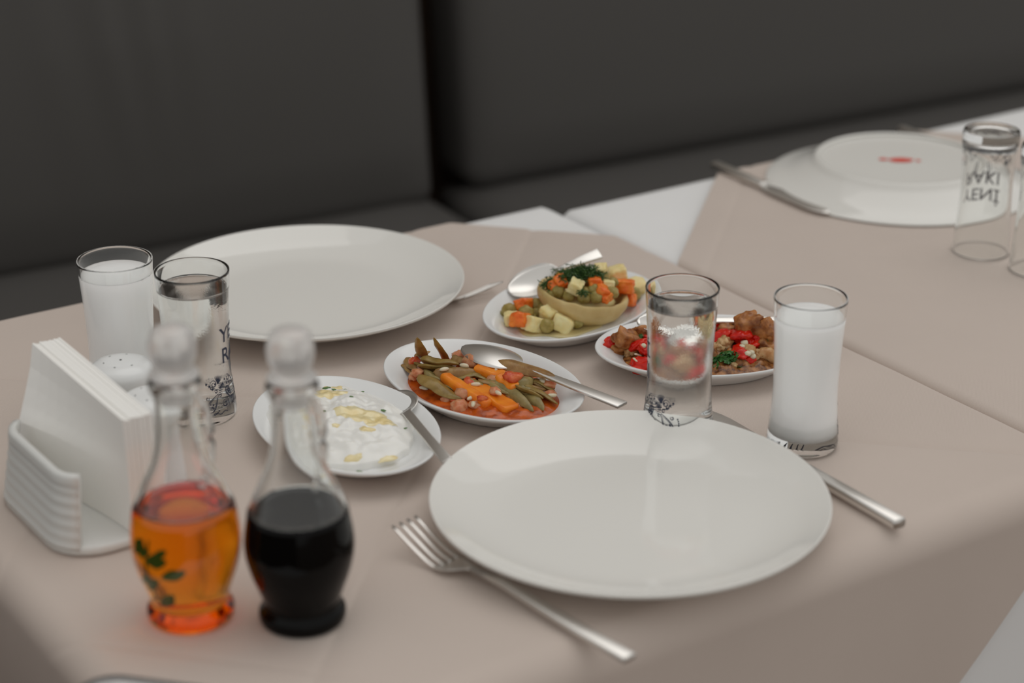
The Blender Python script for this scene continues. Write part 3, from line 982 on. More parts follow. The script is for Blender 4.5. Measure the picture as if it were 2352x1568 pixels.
def blob(name, m, p, size, seed, rough=.18, freq=1.6, rot=None, sub=3):
    Vb, F = {2: ICO2, 3: ICO3, 4: ICO4}[sub]
    sx_, sy_, sz_ = size
    V = []
    for v in Vb:
        k = 1 + rough * noise.noise(v * freq + Vector((seed * 3.1, seed * 1.7, seed))) + rough * .45 * noise.noise(v * freq * 2.6 + Vector((seed, 0, 2))) + rough * .22 * noise.noise(v * freq * 6 + Vector((seed, 4, 2)))
        V.append((v.x * sx_ * k, v.y * sy_ * k, v.z * sz_ * k))
    o = mesh(name, V, F, m, loc=p)
    o.rotation_euler = rot if rot else (0, 0, seed * 1.3)
    return o

def cube_chunk(name, m, p, size, seed, sharp=5.0, rough=.10, rot=None):
    """a soft-edged knife-cut cube"""
    Vb, F = ICO4
    V = []
    for v in Vb:
        d = (abs(v.x) ** sharp + abs(v.y) ** sharp + abs(v.z) ** sharp) ** (1 / sharp)
        q = v / d
        k = 1 + rough * (noise.noise(q * 1.3 + Vector((seed, seed * 2.3, 1))) + .5 * noise.noise(q * 3.5 + Vector((seed, 1, 1))) + .25 * noise.noise(q * 8 + Vector((seed, 5, 1))))
        V.append((q.x * size[0] * k, q.y * size[1] * k, q.z * size[2] * k))
    o = mesh(name, V, F, m, loc=p)
    rng = random.Random(seed)
    o.rotation_euler = rot if rot else (rng.uniform(-.5, .5), rng.uniform(-.5, .5), rng.uniform(0, 3))
    return o

def pod(name, m, a, b, width, thick, seed, bend=.10, tip=.25, twist=.4, sharp=2.2, lensed=False):
    """a flat tapering pod / stick between two points"""
    L = (b - a).length
    M_ = frame(a, b, roll=random.Random(seed).uniform(-twist, twist))
    rings = []
    n = 18
    rng = random.Random(seed + 5)
    bs = rng.choice((-1, 1)) * bend
    for i in range(n + 1):
        f = i / n
        e = min(1, min(f * (2.6 if lensed else 1), 1 - f) / tip)
        w = width * .5 * max(.10, math.sqrt(max(0, 1 - (1 - e) ** sharp)))
        w *= 1 + .18 * noise.noise(Vector((f * 5, seed, 0)))
        th = thick * .5 * max(.25, e ** .4)
        cy = bs * L * (4 * f * (1 - f)) * .25; cz = .10 * thick * sin(f * 9 + seed)
        ring = []
        for k in range(12):
            t_ = 2 * pi * k / 12
            c_ = cos(t_)
            lens = (1 - abs(c_) ** 1.5) * (1 if sin(t_) >= 0 else -1) if lensed else sin(t_)
            ring.append(Vector((L * f, cy + w * c_, cz + th * lens * (1 + .25 * noise.noise(Vector((f * 7, k * .7, seed)))))))
        rings.append(ring)
    V, F = loft_data(rings)
    o = mesh(name, V, F, m)
    o.matrix_world = M_
    return o

def stick(name, m, a, b, width, thick, seed):
    L = (b - a).length
    rings = []
    n = 24
    for i in range(n + 1):
        f = i / n
        e = min(1, min(f, 1 - f) / .07)
        s = .72 + .28 * math.sqrt(max(0, 1 - (1 - e) ** 2))
        w = width * .5 * s * (1 + .10 * noise.noise(Vector((f * 3, seed, 2)))); th = thick * .5 * s
        rings.append([Vector((L * f, y + .0006 * nz((f * 4, y * 300, z * 300), 1, seed), z + .0010 * nz((f * 5, y * 300, z * 200), 1, seed + 3))) for y, z in rrect(w, th, min(w, th) * .7, 4)])
    V, F = loft_data(rings)
    o = mesh(name, V, F, m)
    o.matrix_world = frame(a, b, roll=random.Random(seed).uniform(-.25, .25))
    return o

def pool(name, m, key, x0, a, b, h, seed, dome=.002, wob=.10, lump=0.0, n_r=14, n_a=64, y0=0.0):
    """liquid or mash lying in a dish, its edge uneven"""
    V = [(x0, y0, h + dome)]; F = []
    for i in range(1, n_r + 1):
        f = i / n_r
        for k in range(n_a):
            t_ = 2 * pi * k / n_a
            wv = 1 + wob * noise.noise(Vector((cos(t_) * 1.8, sin(t_) * 1.8, seed)))
            x = x0 + a * f * wv * cos(t_); y = y0 + b * f * wv * sin(t_)
            z = h + dome * (1 - f * f) + lump * (1 - f ** 4) * (0.5 + noise.noise(Vector((x * 90, y * 90, seed))) + .5 * noise.noise(Vector((x * 230, y * 230, seed))))
            V.append((x, y, z))
    for k in range(n_a): F.append((0, 1 + k, 1 + (k + 1) % n_a))
    for i in range(n_r - 1):
        for k in range(n_a):
            a0 = 1 + i * n_a
            F.append((a0 + k, a0 + n_a + k, a0 + n_a + (k + 1) % n_a, a0 + (k + 1) % n_a))
    o = mesh(name, V, F, m)
    (cx, cy), ang = DISH[key]
    o.location = (cx, cy, Z0 + ZS); o.rotation_euler = (0, 0, R(ang))
    s = o.modifiers.new('thickness', 'SOLIDIFY'); s.thickness = 0.001; s.offset = -1
    return o

def Zm(org, sc):
    return lambda x, y, h: W(org[0] + x / sc, org[1] + y / sc, h)

# ------------------------------------------------------------------ beans dish
zb = Zm((870, 760), 4.055)
o = pool('tomato_sauce', M['tomato_sauce'], 'bean', 0.0, .0715, .0465, .0086, 3, dome=.0045, wob=.14, lump=.0034, n_r=30, n_a=110)
tag(o, 'glossy orange red oily sauce around the green beans', 'sauce', kind='stuff')
BEANS = [  # from, to (in the crop), heights, width, material, label
    (440, 300, .010, 358, 62, .046, .0095, 'bean', 'bean tip standing upright at the left end of the bean dish'),
    (640, 300, .010, 512, 66, .045, .0080, 'bean', 'thin bean tip pointing up beside the spoon in the bean dish'),
    (330, 240, .020, 480, 195, .022, .0080, 'bean2', 'short brown bean piece behind the top pod'),
    (385, 262, .024, 745, 310, .024, .0150, 'bean', 'broad olive bean pod on top of the pile at the left'),
    (355, 325, .022, 760, 350, .020, .0100, 'bean', 'long thin bean pod under the broad top pod'),
    (510, 385, .021, 920, 368, .021, .0105, 'bean2', 'long brown bean pod across the middle of the pile'),
    (715, 440, .017, 1045, 378, .019, .0085, 'bean', 'pointed olive bean pod touching the orange carrot'),
    (370, 405, .020, 770, 640, .014, .0155, 'bean', 'thick olive bean slanting to the front rim'),
    (495, 392, .018, 640, 425, .017, .0085, 'bean3', 'short green bean end beside the long carrot stick'),
    (1050, 295, .024, 1665, 452, .024, .0150, 'bean2', 'long brown bean pod lying over the spoon handle'),
    (985, 455, .018, 1440, 745, .012, .0110, 'bean3', 'grey green bean slanting beside the flat carrot slab'),
    (1340, 480, .019, 1670, 675, .013, .0105, 'bean', 'olive bean slanting at the right end of the bean dish'),
    (1345, 580, .015, 1535, 735, .012, .0100, 'bean3', 'green bean at the front right of the bean dish'),
    (1305, 500, .021, 1435, 440, .021, .0115, 'bean3', 'curled pale bean piece at the right of the pile'),
    (1450, 460, .017, 1640, 540, .016, .0120, 'bean2', 'brown translucent bean piece at the right rim'),
    (220, 308, .014, 335, 420, .013, .0075, 'bean2', 'brown bean end at the far left of the sauce'),
    (258, 250, .017, 355, 365, .017, .0080, 'bean2', 'split brown bean end leaning at the left'),
    (690, 235, .020, 850, 300, .020, .0100, 'bean2', 'brown bean piece next to the spoon bowl'),
    (560, 480, .014, 800, 600, .012, .0110, 'bean3', 'green bean half sunk between bean and carrot stick'),
    (700, 400, .016, 900, 440, .014, .0110, 'bean2', 'brown bean sunk under the middle pods'),
]
for i, (x0, y0, h0, x1, y1, h1, w, mm, lab) in enumerate(BEANS):
    o = pod('green_bean', M[mm], zb(x0, y0, h0), zb(x1, y1, h1), w * .98, w * .46 if i > 1 else w * .45, 10 + i, bend=.16 if i > 1 else .05, tip=.50, sharp=1.25, twist=.75, lensed=True)
    tag(o, lab, 'bean', 'stewed green beans')
rngb = random.Random(77)
for i in range(20):      # slim beans filling the pile between the ones above
    f = i / 19
    x0 = 300 + 1150 * f + rngb.uniform(-40, 40); y0 = 300 + 190 * f + rngb.uniform(-45, 60)
    ln = rngb.uniform(180, 330); sl = rngb.uniform(.15, .62)
    o = pod('green_bean', M[('bean', 'bean2', 'bean3')[i % 3]], zb(x0, y0, .0195), zb(min(x0 + ln, 1640), min(y0 + ln * sl, 690), .0165), rngb.uniform(.006, .0085), .0040, 200 + i, bend=.2, tip=.5, sharp=1.25, twist=.9, lensed=True)
    tag(o, 'slim stewed bean sunk deep in the sauce between the larger beans', 'bean', 'slim beans sunk in the sauce')
for i, (x0, y0, h0, x1, y1, h1, w, th, lab) in enumerate([
        (605, 425, .019, 1025, 700, .013, .0105, .0090, 'long narrow carrot stick in the bean dish'),
        (880, 500, .017, 1245, 735, .012, .0165, .0060, 'flat wide carrot slab at the front of the bean dish'),
        (915, 340, .021, 1180, 440, .019, .0130, .0080, 'orange carrot piece at the centre of the bean dish'),
        (1130, 430, .020, 1300, 545, .017, .0140, .0095, 'blunt carrot end beside the red tomato piece')]):
    o = stick('carrot_stick', M['carrot'], zb(x0, y0, h0), zb(x1, y1, h1), w, th, 3 + i)
    tag(o, lab, 'carrot', 'carrot sticks among the beans')
TOM = [(360, 385, .019, .0055, 'onion'), (870, 275, .022, .0095, 'onion'), (1000, 285, .021, .0080, 'tomato'), (845, 485, .017, .0075, 'tomato'), (1245, 430, .024, .0080, 'tomato'),
       (755, 700, .012, .0085, 'onion'), (785, 580, .016, .0075, 'onion'), (900, 690, .013, .0060, 'onion'), (1080, 560, .020, .0055, 'onion'), (960, 628, .018, .0045, 'tomato'),
       (1600, 590, .014, .0065, 'onion'), (1130, 285, .022, .0065, 'tomato'), (760, 230, .019, .0080, 'onion'), (1060, 450, .019, .0060, 'onion'), (640, 640, .011, .0060, 'onion'), (330, 420, .014, .0060, 'onion'),
       (1590, 500, .018, .0055, 'onion'), (1310, 690, .011, .0055, 'onion'), (1450, 640, .012, .0050, 'onion'), (1250, 620, .013, .0055, 'onion'), (720, 650, .012, .0055, 'tomato'), (480, 340, .018, .0055, 'tomato'), (330, 280, .019, .0055, 'tomato')]
for i, (x, y, h, s, mm) in enumerate(TOM):
    o = blob('tomato_piece' if mm == 'tomato' else 'onion_piece', M[mm], zb(x, y, h), (s, s * .8, s * .55), 20 + i, rough=.32, freq=1.4)
    if mm == 'tomato': tag(o, 'small soft red tomato piece among the green beans', 'tomato', 'tomato pieces among the beans')
    else: tag(o, 'small soft pinkish onion piece among the green beans', 'onion', 'onion pieces among the beans')
for i, (x, y, h) in enumerate([(905, 495, .0205), (1098, 352, .023), (418, 533, .012), (860, 622, .016), (1520, 462, .020), (1612, 600, .016), (880, 680, .016), (795, 320, .024), (1205, 735, .012), (1110, 575, .021), (610, 355, .024), (1285, 580, .0165)]):
    o = blob('rice_grain', M['rice'], zb(x, y, h), (.0042, .0019, .0017), i, rough=.15, sub=2)
    tag(o, 'pale cooked rice grain clinging to the green beans', 'rice grain', 'rice grains among the beans')
spoon('spoon lying back up across the green beans, handle over the rim', zb(2270, 690, .0215), zb(790, 150, .0245), flip=True, depth=.0045, bowl=(.058, .0185), hw=.0062, taper=.0030)

# ------------------------------------------------------------------ artichoke dish
za = Zm((1080, 560), 5.345)
AC = za(1345, 745, .016)
bowl_pr = smooth_profile([(0, .0020), (.0200, .0020), (.0320, .0060), (.0385, .0140), (.0398, .0215), (.0375, .0250), (.0345, .0225), (.0310, .0140), (.0200, .0090), (0, .0085)], 5)
V, F = lathe_data(bowl_pr, 72)
V = [Vector(v) for v in V]
V = [v * (1 + .035 * nz(v, 60, 2)) + Vector((0, 0, .0012 * nz(v, 110, 5) + .0016 * sin(math.atan2(v.y, v.x) * 7) * min(1, v.to_2d().length / .038) * max(0, .0125 - abs(v.z - .012)) / .0125)) for v in V]
o = mesh('artichoke_heart', V, F, M['artichoke'], loc=AC + Vector((0, 0, -.011)))
o.rotation_euler = (R(3), R(7), .4)
tag(o, 'pale artichoke heart shaped like a bowl and filled with vegetables', 'artichoke')
o = pool('cooking_juice', mat('pale_juice', (0.55, 0.46, 0.22), .12, coat=.5), 'artichoke', 0.0, .058, .036, .0068, 9, dome=.0012, wob=.2)
tag(o, 'thin yellowish cooking juice under the artichoke heart', 'sauce', kind='stuff')
fill = blob('vegetable_filling', M['potato'], AC + Vector((0, 0, .0055)), (.0300, .0300, .0085), 3, rough=.12)
tag(fill, 'mashed pale filling packed under the peas in the artichoke', 'vegetables', kind='stuff')
PEAS = [  # on the artichoke
    (1085, 580, .034, 1.05), (1215, 635, .033, .92), (1400, 655, .033, 1.0), (1560, 650, .034, 1.05), (1520, 560, .038, .95), (1740, 600, .036, 1.0), (1420, 590, .036, .8), (1620, 395, .042, 1.0), (1380, 470, .040, .9), (1100, 400, .043, .8), (1240, 400, .043, .9), (1750, 470, .037, .85), (1470, 480, .039, .8),
    (1000, 620, .031, .8), (1640, 620, .034, .8)]
rng = random.Random(2)
def pea(p, s, i, lab, g):
    o = blob('pea', M['pea'], p, (.0061 * s, .0058 * s, .0054 * s), i, rough=.16, freq=1.6)
    tag(o, lab, 'pea', g)
for i, (x, y, h, s) in enumerate(PEAS): pea(za(x, y, h), s, i, 'olive green pea on top of the stuffed artichoke', 'peas on the artichoke')
for i, (x, y, h, s) in enumerate([(480, 815, .016, 1.15), (690, 835, .019, 1.05), (810, 742, .017, 1.05), (900, 795, .016, .95), (820, 850, .014, .85), (940, 1005, .014, 1.1), (1320, 970, .013, .85), (760, 900, .012, .8), (1010, 930, .011, .8), (420, 870, .011, .8)]):
    pea(za(x, y, h), s, 30 + i, 'olive green pea spilled at the left of the artichoke heart', 'peas spilled on the artichoke dish')
pea(za(2005, 615, .017), 1.1, 60, 'lone olive green pea at the right rim of the artichoke dish', 'peas spilled on the artichoke dish')
POT = [(1295, 525, .041, .0090, 'cream potato cube at the centre top of the artichoke filling'), (1700, 505, .040, .0070, 'cream potato cube behind the peas on the right of the filling'), (1600, 315, .047, .0075, 'potato cube high behind the dill'),
       (1810, 375, .035, .0115, 'large potato cube behind the artichoke heart'), (2040, 525, .020, .0105, 'potato cube at the right rim of the artichoke dish'),
       (510, 915, .015, .0090, 'potato cube at the left front beside the orange carrot wedge'), (770, 985, .014, .0110, 'broken potato cube at the front of the artichoke dish'), (985, 850, .019, .0105, 'large potato cube resting against the artichoke heart'), (1140, 980, .013, .0120, 'wide potato cube at the front rim of the artichoke dish'),
       (1560, 545, .037, .0055, 'tiny potato bit between the peas on the artichoke')]
for i, (x, y, h, s, lab) in enumerate(POT):
    s *= .84
    o = cube_chunk('potato_cube', M['potato'], za(x, y, h), (s * .86, s * .80, s * .70), 70 + i, sharp=9, rough=.12)
    tag(o, lab, 'potato', 'potato cubes on the artichoke dish')
CAR = [(1115, 465, .041, .0075, 'carrot cube at the left of the artichoke filling under the dill'), (1030, 535, .036, .0065, 'carrot sliver at the left edge of the artichoke filling'), (1530, 470, .042, .0085, 'carrot cube at the right top of the artichoke filling'), (1610, 575, .038, .0085, 'carrot piece sliding down the right of the artichoke filling'), (1675, 655, .034, .0062, 'small carrot piece at the artichoke rim'),
       (1870, 525, .030, .0110, 'long carrot piece behind the right of the artichoke'), (1940, 690, .016, .0090, 'reddish carrot piece right of the artichoke heart'), (660, 745, .019, .0095, 'carrot cube below the spoon bowl'), (620, 930, .017, .0105, 'large carrot wedge at the left front of the artichoke dish'), (1100, 870, .017, .0070, 'carrot piece tucked under the large potato cube')]
for i, (x, y, h, s, lab) in enumerate(CAR):
    s *= .92
    o = cube_chunk('carrot_cube', M['carrot_red'], za(x, y, h), (s * .95, s * .72, s * .62), 90 + i, sharp=7, rough=.22)
    tag(o, lab, 'carrot', 'carrot cubes on the artichoke dish')

def herb(name, label, centers, m, n, ln, seed, rad=.0003, spread=1.0, leaflets=3):
    V, F = [], []
    rng = random.Random(seed)
    for c, (ex, ey, ez), frac in centers:
        for _ in range(int(n * frac)):
            p = c + Vector((rng.gauss(0, ex * .5), rng.gauss(0, ey * .5), rng.gauss(0, ez * .5)))
            d = Vector((rng.gauss(0, 1), rng.gauss(0, 1), rng.gauss(0, .5))).normalized()
            q = p + d * ln * rng.uniform(.5, 1.1) + Vector((0, 0, -.001))
            segs = [(p, q)]
            for _k in range(leaflets):
                s0 = p.lerp(q, rng.uniform(.3, 1)); dd = (d + Vector((rng.gauss(0, .7), rng.gauss(0, .7), rng.gauss(0, .6)))).normalized()
                segs.append((s0, s0 + dd * ln * .45))
            for a, b in segs:
                x = (b - a).normalized(); y = x.cross(Vector((0.3, .2, 1))).normalized(); z = x.cross(y)
                i0 = len(V)
                for pt, r in ((a, rad), (b, rad * .5)):
                    for k in range(3):
                        V.append(pt + y * r * cos(2.094 * k) + z * r * sin(2.094 * k))
                F += [(i0, i0 + 1, i0 + 4, i0 + 3), (i0 + 1, i0 + 2, i0 + 5, i0 + 4), (i0 + 2, i0, i0 + 3, i0 + 5), (i0 + 3, i0 + 4, i0 + 5)]
    o = mesh(name, V, F, m, smooth=False)
    return tag(o, label, 'herb')
herb('dill_garnish', 'dark green chopped dill heaped on top of the stuffed artichoke',
     [(za(1230, 375, .046), (.009, .007, .004), .30), (za(1390, 330, .049), (.009, .007, .004), .34), (za(1530, 375, .047), (.007, .006, .003), .18), (za(1330, 410, .045), (.008, .006, .003), .15)], M['dill'], 900, .0055, 5, rad=.00038)
herb('dill_garnish', 'small tuft of dill at the left rim of the artichoke', [(za(985, 480, .038), (.006, .006, .003), 1.0)], M['dill'], 190, .0050, 6, rad=.00038)
herb('dill_garnish', 'tiny dill frond on the peas at the front of the artichoke', [(za(1385, 590, .040), (.003, .002, .002), 1.0)], M['dill'], 40, .0040, 7, rad=.00036)
spoon('spoon resting behind the stuffed artichoke, its bowl on the left rim', za(1595, 115, .046), za(468, 600, .0180), bowl=(.050, .0175), hw=.0062, taper=.0026, roll=R(-22))

# ------------------------------------------------------------------ aubergine and pepper dish
ze = Zm((1380, 700), 5.6)
o = pool('aubergine_stew', M['brown_sauce'], 'aubergine', 0.0, .0720, .0465, .0088, 12, dome=.0065, wob=.14, lump=.0062, n_r=46, n_a=160)
tag(o, 'brown oily mash of aubergine and sauce under the red peppers', 'stew', kind='stuff')
PEP = [(180, 480, .018, .0085, 'red pepper piece at the left tip of the aubergine dish'), (500, 520, .020, .0085, 'red pepper piece just left of the misted water glass'), (565, 585, .018, .0090, 'red pepper piece touching the outline of the water glass'), (535, 785, .012, .0105, 'red pepper piece at the front left rim of the aubergine dish'),
       (720, 420, .021, .0100, 'red pepper strip seen through the left of the water glass'), (840, 800, .012, .0090, 'red pepper piece seen low through the water glass'), (1230, 620, .018, .0115, 'red pepper piece seen through the right of the water glass'),
       (1570, 430, .022, .0115, 'red pepper strip just right of the water glass'), (1820, 385, .026, .0125, 'bright red pepper piece under the fried aubergine cube'), (1985, 410, .024, .0080, 'narrow red pepper piece right of the bright one'), (1930, 510, .020, .0085, 'red pepper piece beside the pale seeds'),
       (1780, 620, .018, .0105, 'large red pepper piece beside the parsley'), (1900, 705, .013, .0110, 'red pepper piece at the front of the aubergine dish'), (1500, 275, .023, .0070, 'dark red pepper piece behind the water glass rim side'), (1760, 270, .024, .0070, 'red pepper piece left of the browned cube'), (590, 430, .020, .0065, 'small red pepper bit by the spoon bowl'), (2330, 560, .018, .0100, 'red pepper piece behind the cloudy drink glass'), (980, 380, .023, .0080, 'red pepper piece seen high through the water glass')]
for i, (x, y, h, s, lab) in enumerate(PEP):
    o = blob('red_pepper', M['pepper'], ze(x, y, h), (s * 1.1, s * .75, s * .50), 120 + i, rough=.42, freq=1.2, sub=4, rot=(random.Random(i).uniform(-.6, .6), random.Random(i + 50).uniform(-.5, .5), random.Random(i + 90).uniform(0, 3)))
    tag(o, lab, 'pepper', 'red pepper pieces')
AUB = [(325, 440, .023, .0105, 0, 'browned aubergine cube at the left of the stew'), (490, 370, .022, .0085, 0, 'aubergine cube below the spoon bowl'), (240, 560, .014, .0080, 0, 'soft aubergine bit at the left front edge'), (400, 600, .013, .0075, 1, 'pale aubergine bit left of the water glass'), (970, 660, .018, .0125, 1, 'round tan aubergine piece seen through the water glass'),
       (850, 560, .019, .0095, 0, 'brown aubergine piece seen through the water glass'), (1100, 480, .021, .0095, 0, 'aubergine piece seen through the right of the water glass'), (1900, 245, .033, .0118, 0, 'large browned aubergine cube at the top right'), (2080, 320, .029, .0125, 0, 'aubergine chunk leaning on the large browned cube'), (2170, 420, .023, .0110, 0, 'dark aubergine chunk beside the cloudy drink glass'),
       (1590, 485, .022, .0070, 1, 'curled pale aubergine piece right of the water glass'), (1540, 545, .019, .0060, 1, 'round tan bit above the parsley'), (1460, 560, .018, .0065, 1, 'tan bit at the outline of the water glass'), (1905, 600, .019, .0070, 1, 'crumbly pale piece between the red peppers'), (1980, 640, .016, .0070, 1, 'crumbly pale piece left of the brown strip'), (1750, 760, .010, .0090, 1, 'crumbly pale piece at the front by the parsley'), (2020, 720, .011, .0070, 1, 'tan chip at the front rim'), (1480, 660, .014, .0055, 1, 'small tan crumb among the parsley'), (1620, 320, .023, .0085, 0, 'brown aubergine piece behind the red strip'), (2300, 400, .022, .0120, 0, 'aubergine chunk hidden by the cloudy drink glass'), (2400, 520, .016, .0100, 0, 'aubergine chunk at the far right end of the stew'), (430, 500, .018, .0080, 0, 'dark aubergine bit among the left peppers'), (2150, 540, .018, .0090, 0, 'aubergine bit above the brown strip')]
for i, (x, y, h, s, pale, lab) in enumerate(AUB):
    if pale: o = blob('aubergine_piece', M['aubergine_pale'], ze(x, y, h), (s, s * .85, s * .7), 150 + i, rough=.42, freq=1.7, sub=4)
    else: o = cube_chunk('aubergine_piece', M['aubergine'], ze(x, y, h), (s * .92, s * .76, s * .66), 150 + i, sharp=4.5, rough=.30)
    tag(o, lab, 'aubergine', 'aubergine pieces')
rngs = random.Random(31)
for i in range(26):      # crumbs between the larger pieces
    a_ = rngs.uniform(0, 2 * pi); q_ = math.sqrt(rngs.uniform(.05, .95))
    p_ = dpt('aubergine', .064 * q_ * cos(a_), .040 * q_ * sin(a_), .0150 - .004 * q_)
    z_ = rngs.uniform(.0032, .0052)
    if i % 3 == 0:
        o = blob('red_pepper', M['pepper'], p_, (z_ * 1.1, z_ * .8, z_ * .6), 300 + i, rough=.42, freq=1.2)
        tag(o, 'tiny red pepper scrap sunk in the brown stew', 'pepper', 'tiny pepper scraps in the stew')
    else:
        o = cube_chunk('aubergine_piece', M['aubergine_pale' if i % 2 else 'aubergine'], p_, (z_, z_ * .85, z_ * .8), 300 + i, sharp=3.5, rough=.4)
        tag(o, 'tiny aubergine crumb sunk in the brown stew', 'aubergine', 'tiny aubergine crumbs in the stew')
o = pod('aubergine_piece', M['aubergine_pale'], ze(2010, 600, .018), ze(2330, 700, .013), .0140, .0110, 4, bend=.05, tip=.12)
tag(o, 'smooth brown aubergine strip running behind the cloudy drink glass', 'aubergine', 'aubergine pieces')
for i, (x, y, h, s) in enumerate([(1850, 490, .024, .0034), (1820, 545, .022, .0034), (1955, 660, .018, .0028), (1890, 625, .021, .0030), (545, 525, .024, .0026), (1940, 612, .021, .0026)]):
    o = blob('seed_cluster', M['rice'], ze(x, y, h), (s, s, s * .8), i, rough=.2, sub=2)
    tag(o, 'tiny pale round seed on the red pepper stew', 'seed', 'pale seeds on the stew')
for i, (x0, y0, x1, y1) in enumerate([(430, 630, 525, 655), (410, 680, 490, 740), (1720, 280, 1725, 330)]):
    o = pod('onion_strip', M['rice'], ze(x0, y0, .018), ze(x1, y1, .015), .0028, .0016, 30 + i)
    tag(o, 'thin pale onion strip on the aubergine stew', 'onion', 'onion strips on the stew')

def parsley(label, spots, seed, n=26, size=.0045):
    rng = random.Random(seed); V, F = [], []
    for c, ex in spots:
        for _ in range(n):
            p = c + Vector((rng.gauss(0, ex), rng.gauss(0, ex * .8), rng.gauss(0, ex * .45)))
            q = Matrix.Rotation(rng.uniform(0, 6.3), 3, 'Z') @ Matrix.Rotation(rng.gauss(0, .7), 3, 'X') @ Matrix.Rotation(rng.gauss(0, .6), 3, 'Y')
            b = len(V); k = 14
            V.append(p + q @ Vector((0, 0, .0008)))
            for j in range(k):
                a = 2 * pi * j / k; r = size * (1 if j % 2 else .62) * rng.uniform(.8, 1.15)
                V.append(p + q @ Vector((r * cos(a), r * .8 * sin(a), .0007 * sin(3 * a))))
            for j in range(k): F.append((b, b + 1 + j, b + 1 + (j + 1) % k))
    o = mesh('parsley_garnish', V, F, M['parsley'], smooth=False)
    s = o.modifiers.new('thickness', 'SOLIDIFY'); s.thickness = .0003
    return tag(o, label, 'herb')
parsley('dark green curly parsley beside the water glass on the pepper stew', [(ze(1620, 670, .018), .0042), (ze(1470, 780, .012), .0036), (ze(1540, 720, .015), .003)], 3)
parsley('dark green parsley leaf behind the spoon side of the pepper stew', [(ze(1540, 350, .021), .0035)], 4, 14)
parsley('dark green herb bit above the left red peppers', [(ze(470, 425, .021), .003)], 5, 10, .0035)
parsley('dark green herb bit beside the cloudy drink glass', [(ze(2190, 470, .022), .0024)], 6, 9, .0032)
spoon('spoon along the far rim of the aubergine dish, half behind the water glass', ze(3000, 215, .0260), ze(462, 235, .0300), bowl=(.054, .0165), hw=.0060, taper=.0032, roll=R(-18))

# ------------------------------------------------------------------ yogurt dip dish
zt = Zm((580, 820), 4.704)
(cx, cy), ang = DISH['yogurt']
n_r, n_a = 60, 150
V = [(-.013, 0, .0250)]; F = []
def dip_h(x, y, f):
    base = .0108 + .0150 * (1 - f ** 2.6)
    sw = .0016 * sin(34 * math.hypot(x * 1.3 + .03, y - .02) * 9 + 3 * nz((x, y, 0), 40, 1))
    return base + (1 - f ** 6) * (.0038 * nz((x, y, 0), 55, 3) + .0022 * nz((x, y, 0), 120, 8) + .0010 * nz((x, y, 0), 260, 2) + sw * .35)
for i in range(1, n_r + 1):
    f = i / n_r
    for k in range(n_a):
        t_ = 2 * pi * k / n_a
        wv = 1 + .09 * noise.noise(Vector((cos(t_) * 2.2, sin(t_) * 2.2, 5))) + .03 * noise.noise(Vector((cos(t_) * 7, sin(t_) * 7, 1)))
        x = .0720 * f * wv * cos(t_) - .013; y = .0530 * f * wv * sin(t_)
        V.append((x, y, dip_h(x, y, f)))
for k in range(n_a):                      # skirt down into the dish
    V.append((V[1 + (n_r - 1) * n_a + k][0], V[1 + (n_r - 1) * n_a + k][1], .0045))
for k in range(n_a): F.append((0, 1 + k, 1 + (k + 1) % n_a))
for i in range(n_r):
    for k in range(n_a):
        a0 = 1 + i * n_a
        F.append((a0 + k, a0 + n_a + k, a0 + n_a + (k + 1) % n_a, a0 + (k + 1) % n_a))
dip = mesh('yogurt_dip', V, F, M['yogurt'], loc=(cx, cy, Z0 + ZS)); dip.rotation_euler = (0, 0, R(ang))
tag(dip, 'thick white yogurt dip with pools of olive oil and green flecks', 'dip')
def on_dip(zx, zy):
    p = zt(zx, zy, .024); d = Vector((p.x - cx, p.y - cy, 0)); a = -R(ang)
    return d.x * cos(a) - d.y * sin(a), d.x * sin(a) + d.y * cos(a)
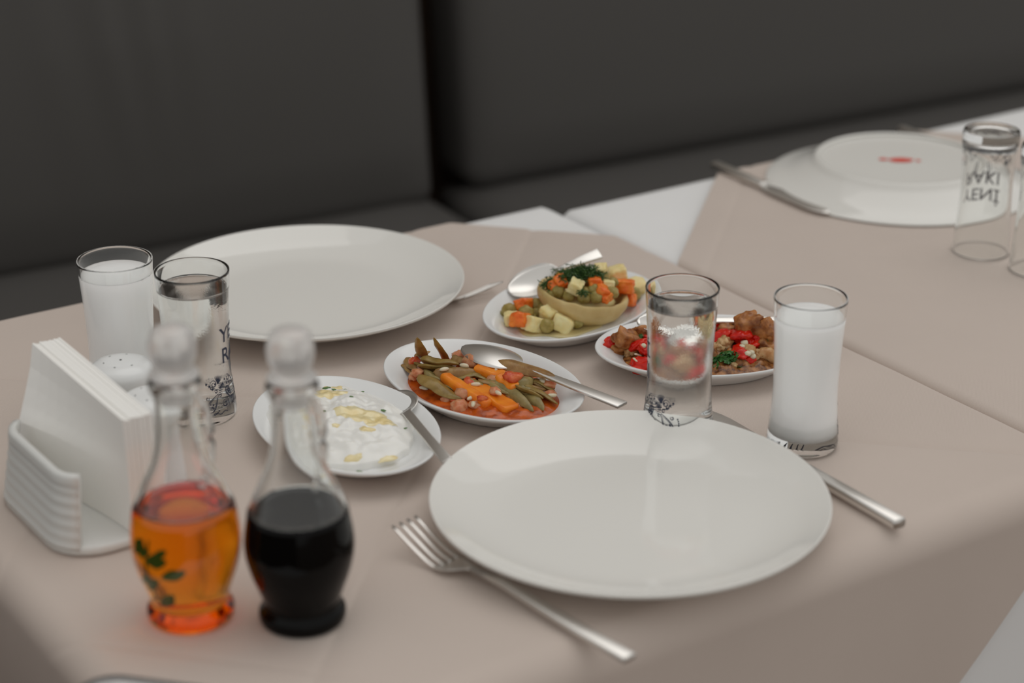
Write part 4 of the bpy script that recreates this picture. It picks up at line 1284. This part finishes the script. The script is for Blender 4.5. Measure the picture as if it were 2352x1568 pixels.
for i, (zx, zy, rx, ry, rt, seed) in enumerate([(1180, 640, .0210, .0120, -.25, 1), (830, 400, .0150, .0090, .2, 5), (1340, 690, .0120, .0080, .1, 9), (1230, 760, .0060, .0040, 0, 11), (900, 750, .0035, .0022, .6, 12), (1470, 930, .0080, .0028, .55, 14), (1080, 960, .0070, .0035, .3, 16), (880, 270, .0090, .0050, -.2, 18)]):
    X, Y = on_dip(zx, zy)
    Vp, Fp = [], []
    nr_, na_ = 8, 40
    wa = R(-ang) + rt
    for r_ in range(nr_ + 1):
        f = r_ / nr_
        for k in range(na_):
            t_ = 2 * pi * k / na_
            wv = 1 + .55 * noise.noise(Vector((cos(t_) * 1.6, sin(t_) * 1.6, seed)))
            a, b = rx * f * wv * cos(t_), ry * f * wv * sin(t_)
            x, y = X + a * cos(wa) - b * sin(wa), Y + a * sin(wa) + b * cos(wa)
            ff = min(1, math.hypot((x + .013) / .0720, y / .0530))
            Vp.append((x, y, dip_h(x, y, ff) + .0011 * (1 - f ** 3) - .0004 * f ** 6))
    for r_ in range(nr_):
        for k in range(na_):
            Fp.append((r_ * na_ + k, (r_ + 1) * na_ + k, (r_ + 1) * na_ + (k + 1) % na_, r_ * na_ + (k + 1) % na_))
    po = mesh('olive_oil', Vp, Fp, M['olive_oil'], dip); po['label'] = 'golden olive oil pool'
rng = random.Random(8)
flecks = [(1395, 540, .0042), (800, 330, .0040), (1070, 470, .0020), (1185, 280, .0018), (1150, 1070, .0030), (1290, 1110, .0022), (1650, 660, .0018), (780, 600, .0014), (1150, 655, .0018), (1000, 300, .0016), (870, 335, .0030)]
for i, (zx, zy, s) in enumerate(flecks):
    X, Y = on_dip(zx, zy)
    ff = min(1, math.hypot((X + .013) / .072, Y / .053))
    bm = bmesh.new(); bmesh.ops.create_icosphere(bm, subdivisions=1, radius=1)
    for v in bm.verts: v.co = Vector((v.co.x * s, v.co.y * s * .45, v.co.z * .0006))
    f_ = from_bm('herb_fleck', bm, M['fleck'], dip, loc=(X, Y, dip_h(X, Y, ff) + .0004))
    f_.rotation_euler = (0, 0, R(-ang) + rng.uniform(-.4, .4))
spoon('spoon stuck in the yogurt dip with its handle over the rim', zt(2105, 1120, .0215), zt(1500, 410, .0150), bowl=(.042, .0150), hw=.0042, taper=.0036, depth=.005, roll=R(-26))
